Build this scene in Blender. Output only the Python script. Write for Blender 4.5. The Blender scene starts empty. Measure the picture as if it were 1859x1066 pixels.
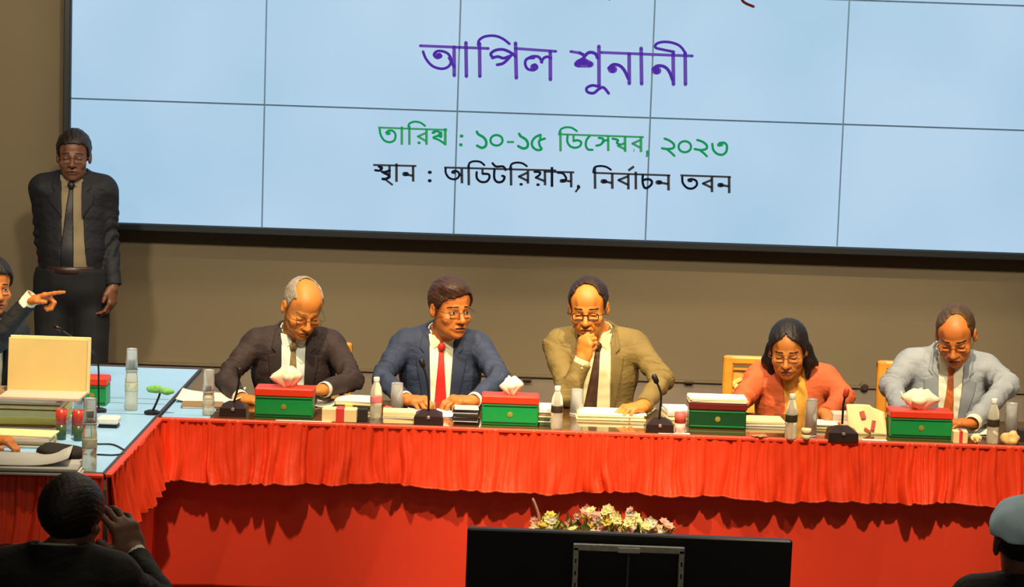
import bpy, math, random
import numpy as np
from mathutils import Vector, Matrix, Euler, noise as mnoise
PI = math.pi
rnd = random.Random(7)
scene = bpy.context.scene
COL = scene.collection

# ------------------------------------------------------------ camera
CAMZ, PITCH, ROLL, F = 2.5, 6.65, 1.93, 4200.0
cam_d = bpy.data.cameras.new('camera'); cam = bpy.data.objects.new('camera', cam_d); COL.objects.link(cam)
cam_d.sensor_width = 36.0; cam_d.lens = F / 1859.0 * 36.0; cam_d.clip_end = 100
CAMR = Matrix.Rotation(math.radians(90 - PITCH), 3, 'X') @ Matrix.Rotation(math.radians(ROLL), 3, 'Z')
cam.matrix_world = Matrix.Translation((0, 0, CAMZ)) @ CAMR.to_4x4()
scene.camera = cam
def ray(px, py): return CAMR @ Vector(((px - 929.5) / F, -(py - 533.0) / F, -1.0))
def PY(px, py, Y):                     # point of the world plane y = Y seen at a pixel
    d = ray(px, py); return Vector((0, 0, CAMZ)) + d * (Y / d.y)
def PZ(px, py, z):                     # point of the horizontal plane at height z
    d = ray(px, py); return Vector((0, 0, CAMZ)) + d * ((z - CAMZ) / d.z)

# ------------------------------------------------------------ world, light, exposure
scene.view_settings.view_transform = 'Standard'; scene.view_settings.look = 'None'
scene.view_settings.gamma = 1.0; scene.view_settings.use_curve_mapping = False
scene.view_settings.exposure = 0.0
w = bpy.data.worlds.new('world'); scene.world = w; w.use_nodes = True
bg = w.node_tree.nodes['Background']; bg.inputs[0].default_value = (1.0, .86, .66, 1); bg.inputs[1].default_value = .22
def spot(name, loc, aim, energy, size_deg, blend, radius, col=(1, .80, .52)):
    l = bpy.data.lights.new(name, 'SPOT'); o = bpy.data.objects.new(name, l); COL.objects.link(o)
    o.location = loc; o.rotation_euler = (Vector(aim) - Vector(loc)).to_track_quat('-Z', 'Y').to_euler()
    l.energy = energy; l.spot_size = math.radians(size_deg); l.spot_blend = blend; l.shadow_soft_size = radius; l.color = col
    return o
def area(name, loc, aim, energy, sx, sy, col=(1, .82, .56)):
    l = bpy.data.lights.new(name, 'AREA'); o = bpy.data.objects.new(name, l); COL.objects.link(o)
    o.location = loc; o.rotation_euler = (Vector(aim) - Vector(loc)).to_track_quat('-Z', 'Y').to_euler()
    l.energy = energy; l.shape = 'RECTANGLE'; l.size = sx; l.size_y = sy; l.color = col
    return o
spot('ceiling_spot', (1.5, 7.2, 5.3), (1.5, 10.3, .75), 1550, 46, .5, .08)
spot('ceiling_spot', (-1.2, 7.7, 5.4), (-.9, 10.3, .8), 1350, 48, .6, .08)
area('overhead_area', (-.6, 10.6, 4.7), (-.5, 11.2, .5), 60, 2.2, .5)
area('overhead_area', (1.8, 10.6, 4.7), (1.8, 11.2, .5), 60, 2.2, .5)
for x_ in (-3.2, 0, 3.2): spot('wall_fill_spot', (x_, 4.6, 5.0), (x_, 12.6, 2.55), 1350, 46, .35, .30, (1, .86, .64))  # unseen spots added to brighten the back wall evenly
area('overhead_area', (.2, 6.0, 5.7), (.2, 6.1, 0), 45, 3.0, .6)  # weak unseen lamp added to lift the audience and the pale cap

# ------------------------------------------------------------ materials
def lin(c): return tuple((x / 255 / 12.92) if x / 255 <= .04045 else ((x / 255 + .055) / 1.055) ** 2.4 for x in c)
MATS = {}
def mat(name, c, rough=.6, metal=0.0, var=.08, scale=12.0, bump=0.0, bscale=60.0, sheen=0.0, trans=0.0, ior=1.45, emit=None, spec=.5, coat=0.0, bdist=.004, stretch=None):
    if name in MATS: return MATS[name]
    m = bpy.data.materials.new(name); m.use_nodes = True; nt = m.node_tree; b = nt.nodes['Principled BSDF']
    L = lin(c)
    b.inputs['Roughness'].default_value = rough; b.inputs['Metallic'].default_value = metal
    b.inputs['Specular IOR Level'].default_value = spec
    b.inputs['Transmission Weight'].default_value = trans; b.inputs['IOR'].default_value = ior
    b.inputs['Sheen Weight'].default_value = sheen; b.inputs['Coat Weight'].default_value = coat
    tc = nt.nodes.new('ShaderNodeTexCoord')
    if var > 0:
        n = nt.nodes.new('ShaderNodeTexNoise'); n.inputs['Scale'].default_value = scale; n.inputs['Detail'].default_value = 4
        nt.links.new(tc.outputs['Object'], n.inputs['Vector'])
        r = nt.nodes.new('ShaderNodeValToRGB')
        r.color_ramp.elements[0].position = .3; r.color_ramp.elements[1].position = .7
        r.color_ramp.elements[0].color = (*[max(0, x * (1 - var)) for x in L], 1)
        r.color_ramp.elements[1].color = (*[min(1, x * (1 + var)) for x in L], 1)
        nt.links.new(n.outputs['Fac'], r.inputs['Fac']); nt.links.new(r.outputs['Color'], b.inputs['Base Color'])
    else: b.inputs['Base Color'].default_value = (*L, 1)
    if bump > 0:
        n2 = nt.nodes.new('ShaderNodeTexNoise'); n2.inputs['Scale'].default_value = bscale
        if stretch:
            mp = nt.nodes.new('ShaderNodeMapping'); mp.inputs['Scale'].default_value = stretch; nt.links.new(tc.outputs['Object'], mp.inputs['Vector']); nt.links.new(mp.outputs['Vector'], n2.inputs['Vector'])
        else: nt.links.new(tc.outputs['Object'], n2.inputs['Vector'])
        bp = nt.nodes.new('ShaderNodeBump'); bp.inputs['Strength'].default_value = bump; bp.inputs['Distance'].default_value = bdist; n2.inputs['Detail'].default_value = 3
        nt.links.new(n2.outputs['Fac'], bp.inputs['Height']); nt.links.new(bp.outputs['Normal'], b.inputs['Normal'])
    if emit is not None:
        b.inputs['Emission Color'].default_value = (*lin(c), 1); b.inputs['Emission Strength'].default_value = emit
        b.inputs['Base Color'].default_value = (0, 0, 0, 1)
    MATS[name] = m; return m

# ------------------------------------------------------------ object helpers
def link(o, parent=None):
    COL.objects.link(o)
    if parent is not None: o.parent = parent
    return o
def tag(o, label=None, cat=None, group=None, kind=None):
    for k, v in (('label', label), ('category', cat), ('group', group), ('kind', kind)):
        if v: o[k] = v
    return o
def thing(name, loc, label, cat, group=None, rz=0.0):
    o = bpy.data.objects.new(name, None); o.empty_display_size = .05; link(o); o.location = loc; o.rotation_euler = (0, 0, rz)
    return tag(o, label, cat, group)
def mesh_obj(name, V, Fc, mats, parent=None, smooth=False, mi=None, loc=None):
    me = bpy.data.meshes.new(name); me.from_pydata([tuple(v) for v in V], [], [tuple(f) for f in Fc])
    for m in (mats if isinstance(mats, (list, tuple)) else [mats]): me.materials.append(m)
    if mi is not None: me.polygons.foreach_set('material_index', np.asarray(mi, dtype=np.int32))
    if smooth: me.polygons.foreach_set('use_smooth', [True] * len(me.polygons))
    me.update(); o = bpy.data.objects.new(name, me); link(o, parent)
    if loc is not None: o.location = loc
    return o
class MB:                                # mesh builder
    def __init__(s): s.V = []; s.F = []; s.mi = []; s.cur = 0
    def add(s, V, Fc):
        n = len(s.V); s.V += [tuple(v) for v in V]; s.F += [tuple(i + n for i in f) for f in Fc]; s.mi += [s.cur] * len(Fc); return s
    def box(s, c, d, rz=0.0, rx=0.0, ry=0.0, bev=0.0):
        R = Euler((rx, ry, rz)).to_matrix(); c = Vector(c); hx, hy, hz = d[0] / 2, d[1] / 2, d[2] / 2
        b = min(bev, hx * .49, hy * .49, hz * .49)
        if b <= 0:
            V = [c + R @ Vector((x * hx, y * hy, z * hz)) for z in (-1, 1) for y in (-1, 1) for x in (-1, 1)]
            return s.add(V, [(0, 2, 3, 1), (4, 5, 7, 6), (0, 1, 5, 4), (2, 6, 7, 3), (0, 4, 6, 2), (1, 3, 7, 5)])
        def ring(e, z): 
            P = []
            for sx, sy in ((-1, -1), (1, -1), (1, 1), (-1, 1)):
                pts = [(sx * (hx - e - b), sy * (hy - e)), (sx * (hx - e), sy * (hy - e - b))]
                if (sx, sy) in ((1, -1), (-1, 1)): pass
                else: pts.reverse()
                P += [c + R @ Vector((p[0], p[1], z)) for p in pts]
            return P
        rs = [ring(b, -hz), ring(0, -hz + b), ring(0, hz - b), ring(b, hz)]
        V = [p for r_ in rs for p in r_]; Fc = [tuple(range(7, -1, -1)), tuple(range(24, 32))]
        for k in range(3):
            for i in range(8):
                j = (i + 1) % 8; Fc.append((k * 8 + i, k * 8 + j, k * 8 + 8 + j, k * 8 + 8 + i))
        return s.add(V, Fc)
    def lathe(s, c, prof, n=20, M=None):    # prof: list (r,z)
        c = Vector(c); V = []; Fc = []
        for r, z in prof:
            for i in range(n):
                a = 2 * PI * i / n; p = Vector((r * math.cos(a), r * math.sin(a), z))
                V.append(c + (M @ p if M is not None else p))
        for k in range(len(prof) - 1):
            for i in range(n):
                j = (i + 1) % n; Fc.append((k * n + i, k * n + j, k * n + n + j, k * n + n + i))
        Fc.append(tuple(range(n - 1, -1, -1))); Fc.append(tuple((len(prof) - 1) * n + i for i in range(n)))
        return s.add(V, Fc)
    def tube(s, pts, r, n=8):
        pts = [Vector(p) for p in pts]; V = []; Fc = []; m = len(pts)
        rs = r if isinstance(r, (list, tuple)) else [r] * m
        up = Vector((0, 0, 1)); prev = None
        for i, p in enumerate(pts):
            t = (pts[min(i + 1, m - 1)] - pts[max(i - 1, 0)]).normalized()
            if prev is None:
                a = up if abs(t.dot(up)) < .95 else Vector((1, 0, 0)); x = t.cross(a).normalized()
            else: x = (prev - t * prev.dot(t)).normalized()
            prev = x; y = t.cross(x)
            for k in range(n):
                an = 2 * PI * k / n; V.append(p + (x * math.cos(an) + y * math.sin(an)) * rs[i])
        for i in range(m - 1):
            for k in range(n):
                j = (k + 1) % n; Fc.append((i * n + k, i * n + j, i * n + n + j, i * n + n + k))
        Fc.append(tuple(range(n - 1, -1, -1))); Fc.append(tuple((m - 1) * n + k for k in range(n)))
        return s.add(V, Fc)
    def build(s, name, mats, parent=None, smooth=False, loc=None): return mesh_obj(name, s.V, s.F, mats, parent, smooth, s.mi, loc)
def spline(pts, n=6):
    P = [Vector(p) for p in pts]; out = []
    for i in range(len(P) - 1):
        a, b, c, d = P[max(i - 1, 0)], P[i], P[i + 1], P[min(i + 2, len(P) - 1)]
        for k in range(n):
            t = k / n; out.append(.5 * (2 * b + (c - a) * t + (2 * a - 5 * b + 4 * c - d) * t * t + (3 * b - a - 3 * c + d) * t ** 3))
    return out + [P[-1]]

# ------------------------------------------------------------ implicit surfaces (for bodies and clothes)
def smin(a, b, k):
    if k <= 0: return np.minimum(a, b)
    h = np.clip(.5 + .5 * (b - a) / k, 0, 1); return b + (a - b) * h - k * h * (1 - h)
class Fld:
    def __init__(s, lo, hi, h):
        s.lo = np.array(lo, float); s.h = h
        n = [max(4, int(math.ceil((hi[i] - lo[i]) / h)) + 1) for i in range(3)]
        s.ax = [np.float32(lo[i]) + np.arange(n[i], dtype=np.float32) * np.float32(h) for i in range(3)]
        s.F = np.full(n, .2, dtype=np.float32)
    def sl(s, bb):
        r = []
        for i in range(3):
            a = int(np.searchsorted(s.ax[i], bb[0][i])); b = int(np.searchsorted(s.ax[i], bb[1][i]))
            if b - a < 1: return None
            r.append(slice(a, b))
        return tuple(r)
    def P(s, r=(slice(None),) * 3): return s.ax[0][r[0]][:, None, None], s.ax[1][r[1]][None, :, None], s.ax[2][r[2]][None, None, :]
    def put(s, fn, bb, k=0.0, sub=False):
        mg = k + .03; r = s.sl(([bb[0][i] - mg for i in range(3)], [bb[1][i] + mg for i in range(3)]))
        if r is None: return s
        d = fn(*s.P(r)); A = s.F[r]
        s.F[r] = -smin(-A, d, k) if sub else smin(A, d, k); return s
    def cap(s, a, b, ra, rb=None, k=.02, sub=False, sy=1.0):
        rb = ra if rb is None else rb; a = np.array(a, float); b = np.array(b, float); ab = b - a; L2 = float(ab @ ab) + 1e-9; R = max(ra, rb)
        def fn(x, y, z):
            dx, dy, dz = x - a[0], y - a[1], z - a[2]
            t = np.clip((dx * ab[0] + dy * ab[1] + dz * ab[2]) / L2, 0, 1)
            return np.sqrt((dx - ab[0] * t) ** 2 + ((dy - ab[1] * t) / sy) ** 2 + (dz - ab[2] * t) ** 2) - (ra + (rb - ra) * t)
        return s.put(fn, (np.minimum(a, b) - R, np.maximum(a, b) + R), k, sub)
    def ell(s, c, r, k=.02, sub=False):
        c = np.array(c, float); r = np.array(r, float)
        def fn(x, y, z):
            dx, dy, dz = x - c[0], y - c[1], z - c[2]
            k0 = np.sqrt((dx / r[0]) ** 2 + (dy / r[1]) ** 2 + (dz / r[2]) ** 2) + 1e-6
            k1 = np.sqrt((dx / r[0] ** 2) ** 2 + (dy / r[1] ** 2) ** 2 + (dz / r[2] ** 2) ** 2) + 1e-6
            return k0 * (k0 - 1) / k1
        return s.put(fn, (c - r, c + r), k, sub)
    def noise(s, amp, freq, seed, aniso=(1, 1, 1), n=7, ridge=False):
        rr = np.random.RandomState(seed); x, y, z = s.P(); t = 0
        for i in range(n):
            d = rr.normal(size=3) * np.array(aniso); f = freq * (.6 + 1.1 * rr.rand()); q = np.sin((x * d[0] + y * d[1] + z * d[2]) * f + rr.rand() * 6.28)
            t = t + q
        s.F = (s.F + amp * t / math.sqrt(n)).astype(np.float32); return s
    def mesh(s, M=None):
        Fv = s.F.copy(); Fv[0] = Fv[-1] = .2; Fv[:, 0] = Fv[:, -1] = .2; Fv[:, :, 0] = Fv[:, :, -1] = .2
        sg = Fv < 0; nx, ny, nz = sg.shape
        tot = np.zeros((nx - 1, ny - 1, nz - 1), np.int8)
        for i in (0, 1):
            for j in (0, 1):
                for k in (0, 1): tot += sg[i:nx - 1 + i, j:ny - 1 + j, k:nz - 1 + k]
        act = (tot > 0) & (tot < 8); ids = np.full(act.shape, -1, np.int64); I = np.argwhere(act); N = len(I); ids[act] = np.arange(N)
        acc = np.zeros((N, 3)); cn = np.zeros(N)
        for axn in range(3):
            o1, o2 = [q for q in range(3) if q != axn]
            for p in (0, 1):
                for q in (0, 1):
                    a = np.zeros(3, int); a[o1] = p; a[o2] = q; b = a.copy(); b[axn] = 1
                    f0 = Fv[I[:, 0] + a[0], I[:, 1] + a[1], I[:, 2] + a[2]]; f1 = Fv[I[:, 0] + b[0], I[:, 1] + b[1], I[:, 2] + b[2]]
                    m = (f0 < 0) != (f1 < 0); t = np.where(m, f0 / np.where(m, f0 - f1, 1), 0)
                    pt = np.tile(a.astype(float), (N, 1)); pt[:, axn] = t; acc += pt * m[:, None]; cn += m
        V = s.lo + s.h * (I + acc / np.maximum(cn, 1)[:, None])
        Q = []
        for axn in range(3):
            b, c = (axn + 1) % 3, (axn + 2) % 3
            s0 = [slice(1, -1)] * 3; s1 = [slice(1, -1)] * 3; s0[axn] = slice(0, -1); s1[axn] = slice(1, None)
            A = sg[tuple(s0)]; B = sg[tuple(s1)]; E = np.argwhere(A != B)
            if not len(E): continue
            ins = A[E[:, 0], E[:, 1], E[:, 2]]; E = E.copy(); E[:, b] += 1; E[:, c] += 1
            def cell(db, dc):
                G = E.copy(); G[:, b] += db; G[:, c] += dc; return ids[G[:, 0], G[:, 1], G[:, 2]]
            q = np.stack([cell(-1, -1), cell(0, -1), cell(0, 0), cell(-1, 0)], 1)
            q[~ins] = q[~ins][:, ::-1]; Q.append(q)
        Q = np.concatenate(Q) if Q else np.zeros((0, 4), int)
        return V, Q
def poly2(x, z, pts):                     # signed distance to a polygon in the x-z plane
    d = None; ins = None; n = len(pts)
    x, z = np.broadcast_arrays(x, z)
    for i in range(n):
        a = pts[i]; b = pts[i - 1]; ex, ez = b[0] - a[0], b[1] - a[1]; wx, wz = x - a[0], z - a[1]
        t = np.clip((wx * ex + wz * ez) / (ex * ex + ez * ez + 1e-12), 0, 1); q = (wx - ex * t) ** 2 + (wz - ez * t) ** 2
        d = q if d is None else np.minimum(d, q)
        c = ((a[1] > z) != (b[1] > z)) & (x < (b[0] - a[0]) * (z - a[1]) / ((b[1] - a[1]) if abs(b[1] - a[1]) > 1e-9 else 1e-9) + a[0])
        ins = c if ins is None else ins ^ c
    return np.where(ins, -1, 1) * np.sqrt(d)
def np_mesh(name, V, Q, mats, parent, mi=None, M=None, base=None):
    if M is not None:
        A = np.array(M); V = V @ A[:3, :3].T + A[:3, 3]
    if base is not None: V = V - np.array(base)
    me = bpy.data.meshes.new(name); me.vertices.add(len(V)); me.vertices.foreach_set('co', V.astype(np.float32).ravel())
    me.loops.add(len(Q) * 4); me.loops.foreach_set('vertex_index', Q.astype(np.int32).ravel())
    me.polygons.add(len(Q)); me.polygons.foreach_set('loop_start', np.arange(0, len(Q) * 4, 4, dtype=np.int32))
    me.polygons.foreach_set('loop_total', np.full(len(Q), 4, dtype=np.int32))
    for m in mats: me.materials.append(m)
    if mi is not None: me.polygons.foreach_set('material_index', mi.astype(np.int32))
    me.polygons.foreach_set('use_smooth', np.ones(len(Q), dtype=bool)); me.update(calc_edges=True); me.validate()
    o = bpy.data.objects.new(name, me); return link(o, parent)

# ============================================================ THE ROOM
YW = 12.7                                  # back wall
M_wall = mat('wall_paint', (108, 96, 74), .85, var=.05, scale=1.2, bump=.1, bscale=40)
M_floor = mat('floor_carpet', (70, 55, 45), .95, var=.15, scale=30)
def struct(name, mb, m, smooth=False):
    o = mb.build(name, m, None, smooth); o['kind'] = 'structure'; return o
struct('wall_back', MB().box((0, YW + .1, 2.9), (14, .2, 5.8)), M_wall)
struct('wall_left', MB().box((-7.1, 6.2, 2.9), (.2, 13.2, 5.8)), M_wall)
struct('wall_right', MB().box((7.1, 6.2, 2.9), (.2, 13.2, 5.8)), M_wall)
struct('floor', MB().box((0, 6.2, -.1), (14.4, 13.2, .2)), M_floor)
struct('ceiling', MB().box((0, 6.2, 5.9), (14.4, 13.2, .2)), mat('ceiling_paint', (150, 145, 135), .9, var=.03))
tz = PY(1260, 694, YW - .01).z
M_trim = mat('trim_brown', (98, 86, 64), .7, var=.06)
struct('baseboard_back', MB().box((0, YW - .012, tz / 2), (14, .024, tz), bev=.004), mat('skirting_grey', (118, 106, 92), .8, var=.05))
struct('trim_1', MB().box((0, YW - .02, tz + .006), (14, .04, .014), bev=.003), M_trim)
so = PY(1569, 703, YW - .03)
t = thing('wall_socket', (so.x, YW, so.z), 'small dark round socket low on the wall between the two rightmost chairs', 'socket')
mb = MB().lathe((0, 0, 0), [(.026, 0), (.026, .034), (.022, .040), (.0, .040)], 20, Matrix.Rotation(PI / 2, 3, 'X'))
mb.build('face_plate', mat('socket_grey', (95, 90, 72), .6), t)
MB().lathe((0, -.04, 0), [(.019, 0), (.019, .010), (.015, .014), (0, .014)], 20, Matrix.Rotation(PI / 2, 3, 'X')).build('plug_face', mat('socket_dark', (50, 32, 12), .5), t)
for px_, py_ in ((957, 690), (1251, 695)):
    q = PY(px_, py_, YW - .04)
    o = MB().box((0, 0, 0), (.05, .02, .012), bev=.004).build('cable_clip', mat('clip_dark', (60, 50, 30), .6), None, loc=(q.x, YW - .05, q.z + .004))
    tag(o, 'dark cable clip on the wall ledge ' + ('between the navy suit and the olive suit' if px_ < 1000 else 'between the olive suit and the golden chair'), 'clip')

# ------------------------------------------------------------ video wall
YS = YW - .16
vw0 = PY(127, 300, YS); xl = vw0.x
zb = PY(700, 421.5, YS).z; zt1 = PY(700, 198, YS).z; PH = zt1 - zb
PW = (PY(1531, 230, YS).x - PY(480, 230, YS).x) / 3
x1 = PY(480, 200, YS).x
vt = thing('video_wall', (x1, YW, zb), 'large pale blue video wall of tiled panels with Bengali writing', 'video wall')
M_scr = mat('screen_blue', (176, 208, 232), emit=1.0, var=0)
scr = MATS['screen_blue']; nt = scr.node_tree; nb = nt.nodes['Principled BSDF']
tcn = nt.nodes.new('ShaderNodeTexCoord'); nn = nt.nodes.new('ShaderNodeTexNoise'); nn.inputs['Scale'].default_value = .9
rr_ = nt.nodes.new('ShaderNodeValToRGB'); rr_.color_ramp.elements[0].position = .35; rr_.color_ramp.elements[1].position = .65
rr_.color_ramp.elements[0].color = (*lin((160, 198, 224)), 1); rr_.color_ramp.elements[1].color = (*lin((177, 207, 232)), 1)
nt.links.new(tcn.outputs['Object'], nn.inputs['Vector']); nt.links.new(nn.outputs['Fac'], rr_.inputs['Fac']); nt.links.new(rr_.outputs['Color'], nb.inputs['Emission Color'])
M_bez = mat('bezel_black', (14, 18, 22), .4, var=0)
M_seam = mat('panel_edge', (80, 105, 125), .5, var=0)
loc = lambda v: (v.x - x1, v.y - YW, v.z - zb)
def lx(i): return (xl - x1 + .0) if i < 0 else i * PW
cols = [lx(-1), 0, PW, 2 * PW, 3 * PW, 4 * PW, 5 * PW]
for r_ in range(4):
    z0, z1 = r_ * PH, (r_ + 1) * PH
    for c_ in range(6):
        a, b = cols[c_], cols[c_ + 1]; g = .0045
        mb = MB(); mb.cur = 0
        mb.box(((a + b) / 2, -.08, (z0 + z1) / 2), (b - a, .155, PH - .0005))
        mb.cur = 1; mb.box(((a + b) / 2, -.16, (z0 + z1) / 2), (b - a - 2 * g, .012, PH - 2 * g))
        mb.build('display_panel', [M_seam, M_scr], vt)
fr = MB(); W0, W1 = cols[0], cols[-1]; H1 = 4 * PH; ft = .036
fr.box(((W0 + W1) / 2, -.095, -ft / 2), (W1 - W0 + 2 * ft, .19, ft), bev=.004)
fr.box(((W0 + W1) / 2, -.095, H1 + ft / 2), (W1 - W0 + 2 * ft, .19, ft), bev=.004)
fr.box((W0 - ft / 2, -.095, H1 / 2), (ft, .19, H1), bev=.004)
fr.box((W1 + ft / 2, -.095, H1 / 2), (ft, .19, H1), bev=.004)
fr.build('frame', M_bez, vt)

# lettering: strokes as they stand on the screen
Z1 = lambda u, v: (750 + u / 3.4426, 50 + v / 3.4426)
Z2 = lambda u, v: (670 + u / 5.4676, 210 + v / 5.4676)
Z3 = lambda u, v: (990 + u / 5.3114, 210 + v / 5.3114)
def el(cx, cy, rx, ry, n=16): return [(cx + rx * math.cos(2 * PI * i / n), cy + ry * math.sin(2 * PI * i / n)) for i in range(n + 1)]
S1 = [  # (width px, curved?, points)  first line, purple
 (5.2, 0, [(45, 114), (290, 124), (470, 131)]),
 (5, 1, [(62, 150), (80, 195), (120, 240), (178, 258), (222, 243), (238, 205), (222, 168), (190, 150), (150, 148), (130, 170), (150, 190), (175, 180), (165, 165)]),
 (7, 0, [(150, 170), (165, 180)]), (5.5, 0, [(225, 190), (255, 245)]), (6.6, 0, [(256, 122), (257, 300)]), (6.6, 0, [(330, 95), (333, 305)]),
 (5, 1, [(407, 112), (412, 80), (450, 56), (510, 52), (560, 70), (602, 102)]), (6.6, 0, [(415, 100), (417, 305)]),
 (5.5, 1, [(500, 190), (485, 165), (515, 142), (565, 138), (615, 160), (640, 182)]), (5.5, 1, [(495, 190), (530, 182), (565, 192), (600, 180)]), (5.5, 1, [(620, 165), (590, 200), (560, 225), (525, 233)]),
 (6.8, 0, [(640, 98), (645, 315)]), (5.2, 0, [(640, 131), (892, 149)]),
 (5.2, 1, [(755, 190), (712, 195), (700, 225), (715, 258), (752, 266), (775, 250), (762, 232), (742, 240)]), (8, 0, [(745, 248), (760, 248)]),
 (5.2, 1, [(708, 200), (740, 182), (780, 182), (798, 200), (805, 218)]), (5.2, 1, [(800, 215), (818, 190), (840, 183), (862, 192)]), (6.8, 0, [(857, 150), (858, 325)]),
 (5.2, 0, [(985, 150), (1045, 160)]), (6, 1, [(1040, 158), (1068, 175), (1060, 195), (1025, 215), (1018, 235)]), (6, 1, [(1062, 195), (1085, 165), (1110, 155), (1140, 165), (1152, 190)]),
 (10, 0, [(1022, 228), (1065, 205), (1112, 230)]), (9, 0, [(1030, 235), (1105, 235)]), (9, 0, [(1050, 218), (1080, 218)]),
 (6.8, 0, [(1161, 118), (1162, 365)]), (5.2, 0, [(1175, 156), (1745, 178)]),
 (4.8, 1, [(1162, 370), (1120, 362), (1085, 378), (1090, 403), (1128, 410), (1160, 385), (1190, 375), (1222, 412)]),
 (14, 0, [(1240, 262), (1252, 262)]), (6, 1, [(1222, 255), (1250, 232), (1290, 238), (1320, 268), (1345, 320)]), (6.8, 0, [(1350, 165), (1351, 350)]),
 (6.8, 0, [(1425, 130), (1428, 352)]), (14, 0, [(1516, 270), (1528, 270)]), (6, 1, [(1498, 262), (1526, 240), (1570, 245), (1600, 275), (1622, 330)]), (6.8, 0, [(1625, 160), (1627, 355)]),
 (6.8, 0, [(1700, 160), (1702, 355)]), (5, 1, [(1703, 162), (1670, 118), (1620, 95), (1560, 90), (1520, 103), (1516, 126), (1560, 138), (1630, 152)])]
S2 = [
 (3.2, 0, [(90, 118), (400, 130), (775, 142)]), (3.6, 1, [(105, 130), (115, 190), (150, 245), (205, 264), (252, 243), (262, 190), (240, 155), (200, 148), (170, 168)]), (6, 0, [(180, 178), (200, 176)]),
 (4, 0, [(325, 108), (325, 290)]), (3.4, 1, [(390, 112), (400, 80), (450, 60), (510, 70), (556, 102)]), (4, 0, [(400, 100), (400, 290)]),
 (3.6, 0, [(565, 172), (485, 207), (565, 252)]), (4.2, 0, [(570, 132), (570, 290)]), (5, 0, [(492, 270), (500, 270)]),
 (5, 0, [(636, 168), (650, 166)]), (3.6, 1, [(630, 172), (650, 155), (690, 160), (700, 180), (680, 205)]), (3.6, 1, [(640, 215), (685, 200), (715, 212), (715, 165)]), (3.6, 1, [(640, 222), (690, 240), (745, 275)]), (4.6, 0, [(756, 125), (756, 295)]),
 (6, 0, [(914, 203), (922, 203)]), (6, 0, [(908, 290), (914, 290)]),
 (4.4, 1, [(1070, 160), (1085, 185), (1135, 215), (1162, 255), (1158, 300), (1120, 320), (1072, 298)]), (3.8, 1, el(1265, 245, 60, 52)), (3.6, 0, [(1368, 262), (1440, 262)]),
 (4.4, 1, [(1490, 180), (1505, 205), (1550, 232), (1575, 270), (1570, 312), (1530, 326), (1480, 302)]),
 (4, 1, [(1702, 190), (1650, 215), (1618, 260), (1625, 310), (1670, 342), (1712, 332), (1695, 300), (1690, 250), (1745, 228)]), (4, 0, [(1704, 188), (1695, 250)])]
S2b = [
 (3.4, 1, [(133, 182), (148, 135), (195, 113), (255, 118), (305, 150)]), (4, 0, [(145, 150), (147, 345)]), (3.2, 0, [(145, 180), (950, 208)]),
 (3.8, 1, [(215, 190), (212, 250), (240, 295), (290, 310), (335, 292), (345, 255), (310, 238), (272, 245)]), (3.8, 0, [(272, 190), (272, 245)]),
 (3.8, 1, [(425, 200), (398, 235), (390, 285), (410, 325), (455, 330)]), (3.8, 1, [(492, 290), (540, 275), (558, 225), (515, 215)]), (3.8, 1, [(545, 270), (575, 240), (605, 240)]), (4.2, 0, [(605, 195), (607, 342)]),
 (3.8, 1, [(648, 222), (700, 235), (690, 262), (720, 280)]), (3.8, 0, [(768, 265), (700, 290), (768, 325)]), (4.4, 0, [(768, 200), (770, 350)]),
 (3.8, 0, [(918, 235), (840, 270), (918, 310)]), (4.4, 0, [(922, 200), (922, 352)]), (4.5, 0, [(850, 337), (858, 337)]),
 (6, 0, [(985, 348), (987, 362)]), (3.6, 0, [(990, 362), (974, 398)]),
 (4, 1, [(1150, 222), (1195, 240), (1238, 275), (1235, 312), (1180, 322), (1125, 315)]), (3.8, 1, [(1165, 320), (1205, 350), (1245, 388)]), (3.8, 1, el(1345, 300, 60, 53)),
 (4, 1, [(1465, 235), (1515, 252), (1555, 285), (1552, 320), (1500, 332), (1440, 322)]), (3.8, 1, [(1485, 330), (1525, 360), (1558, 392)]),
 (4, 1, [(1610, 272), (1620, 330), (1660, 370), (1710, 376), (1745, 345), (1750, 290), (1725, 262), (1680, 265)]), (7, 0, [(1672, 282), (1700, 278)])]
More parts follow.
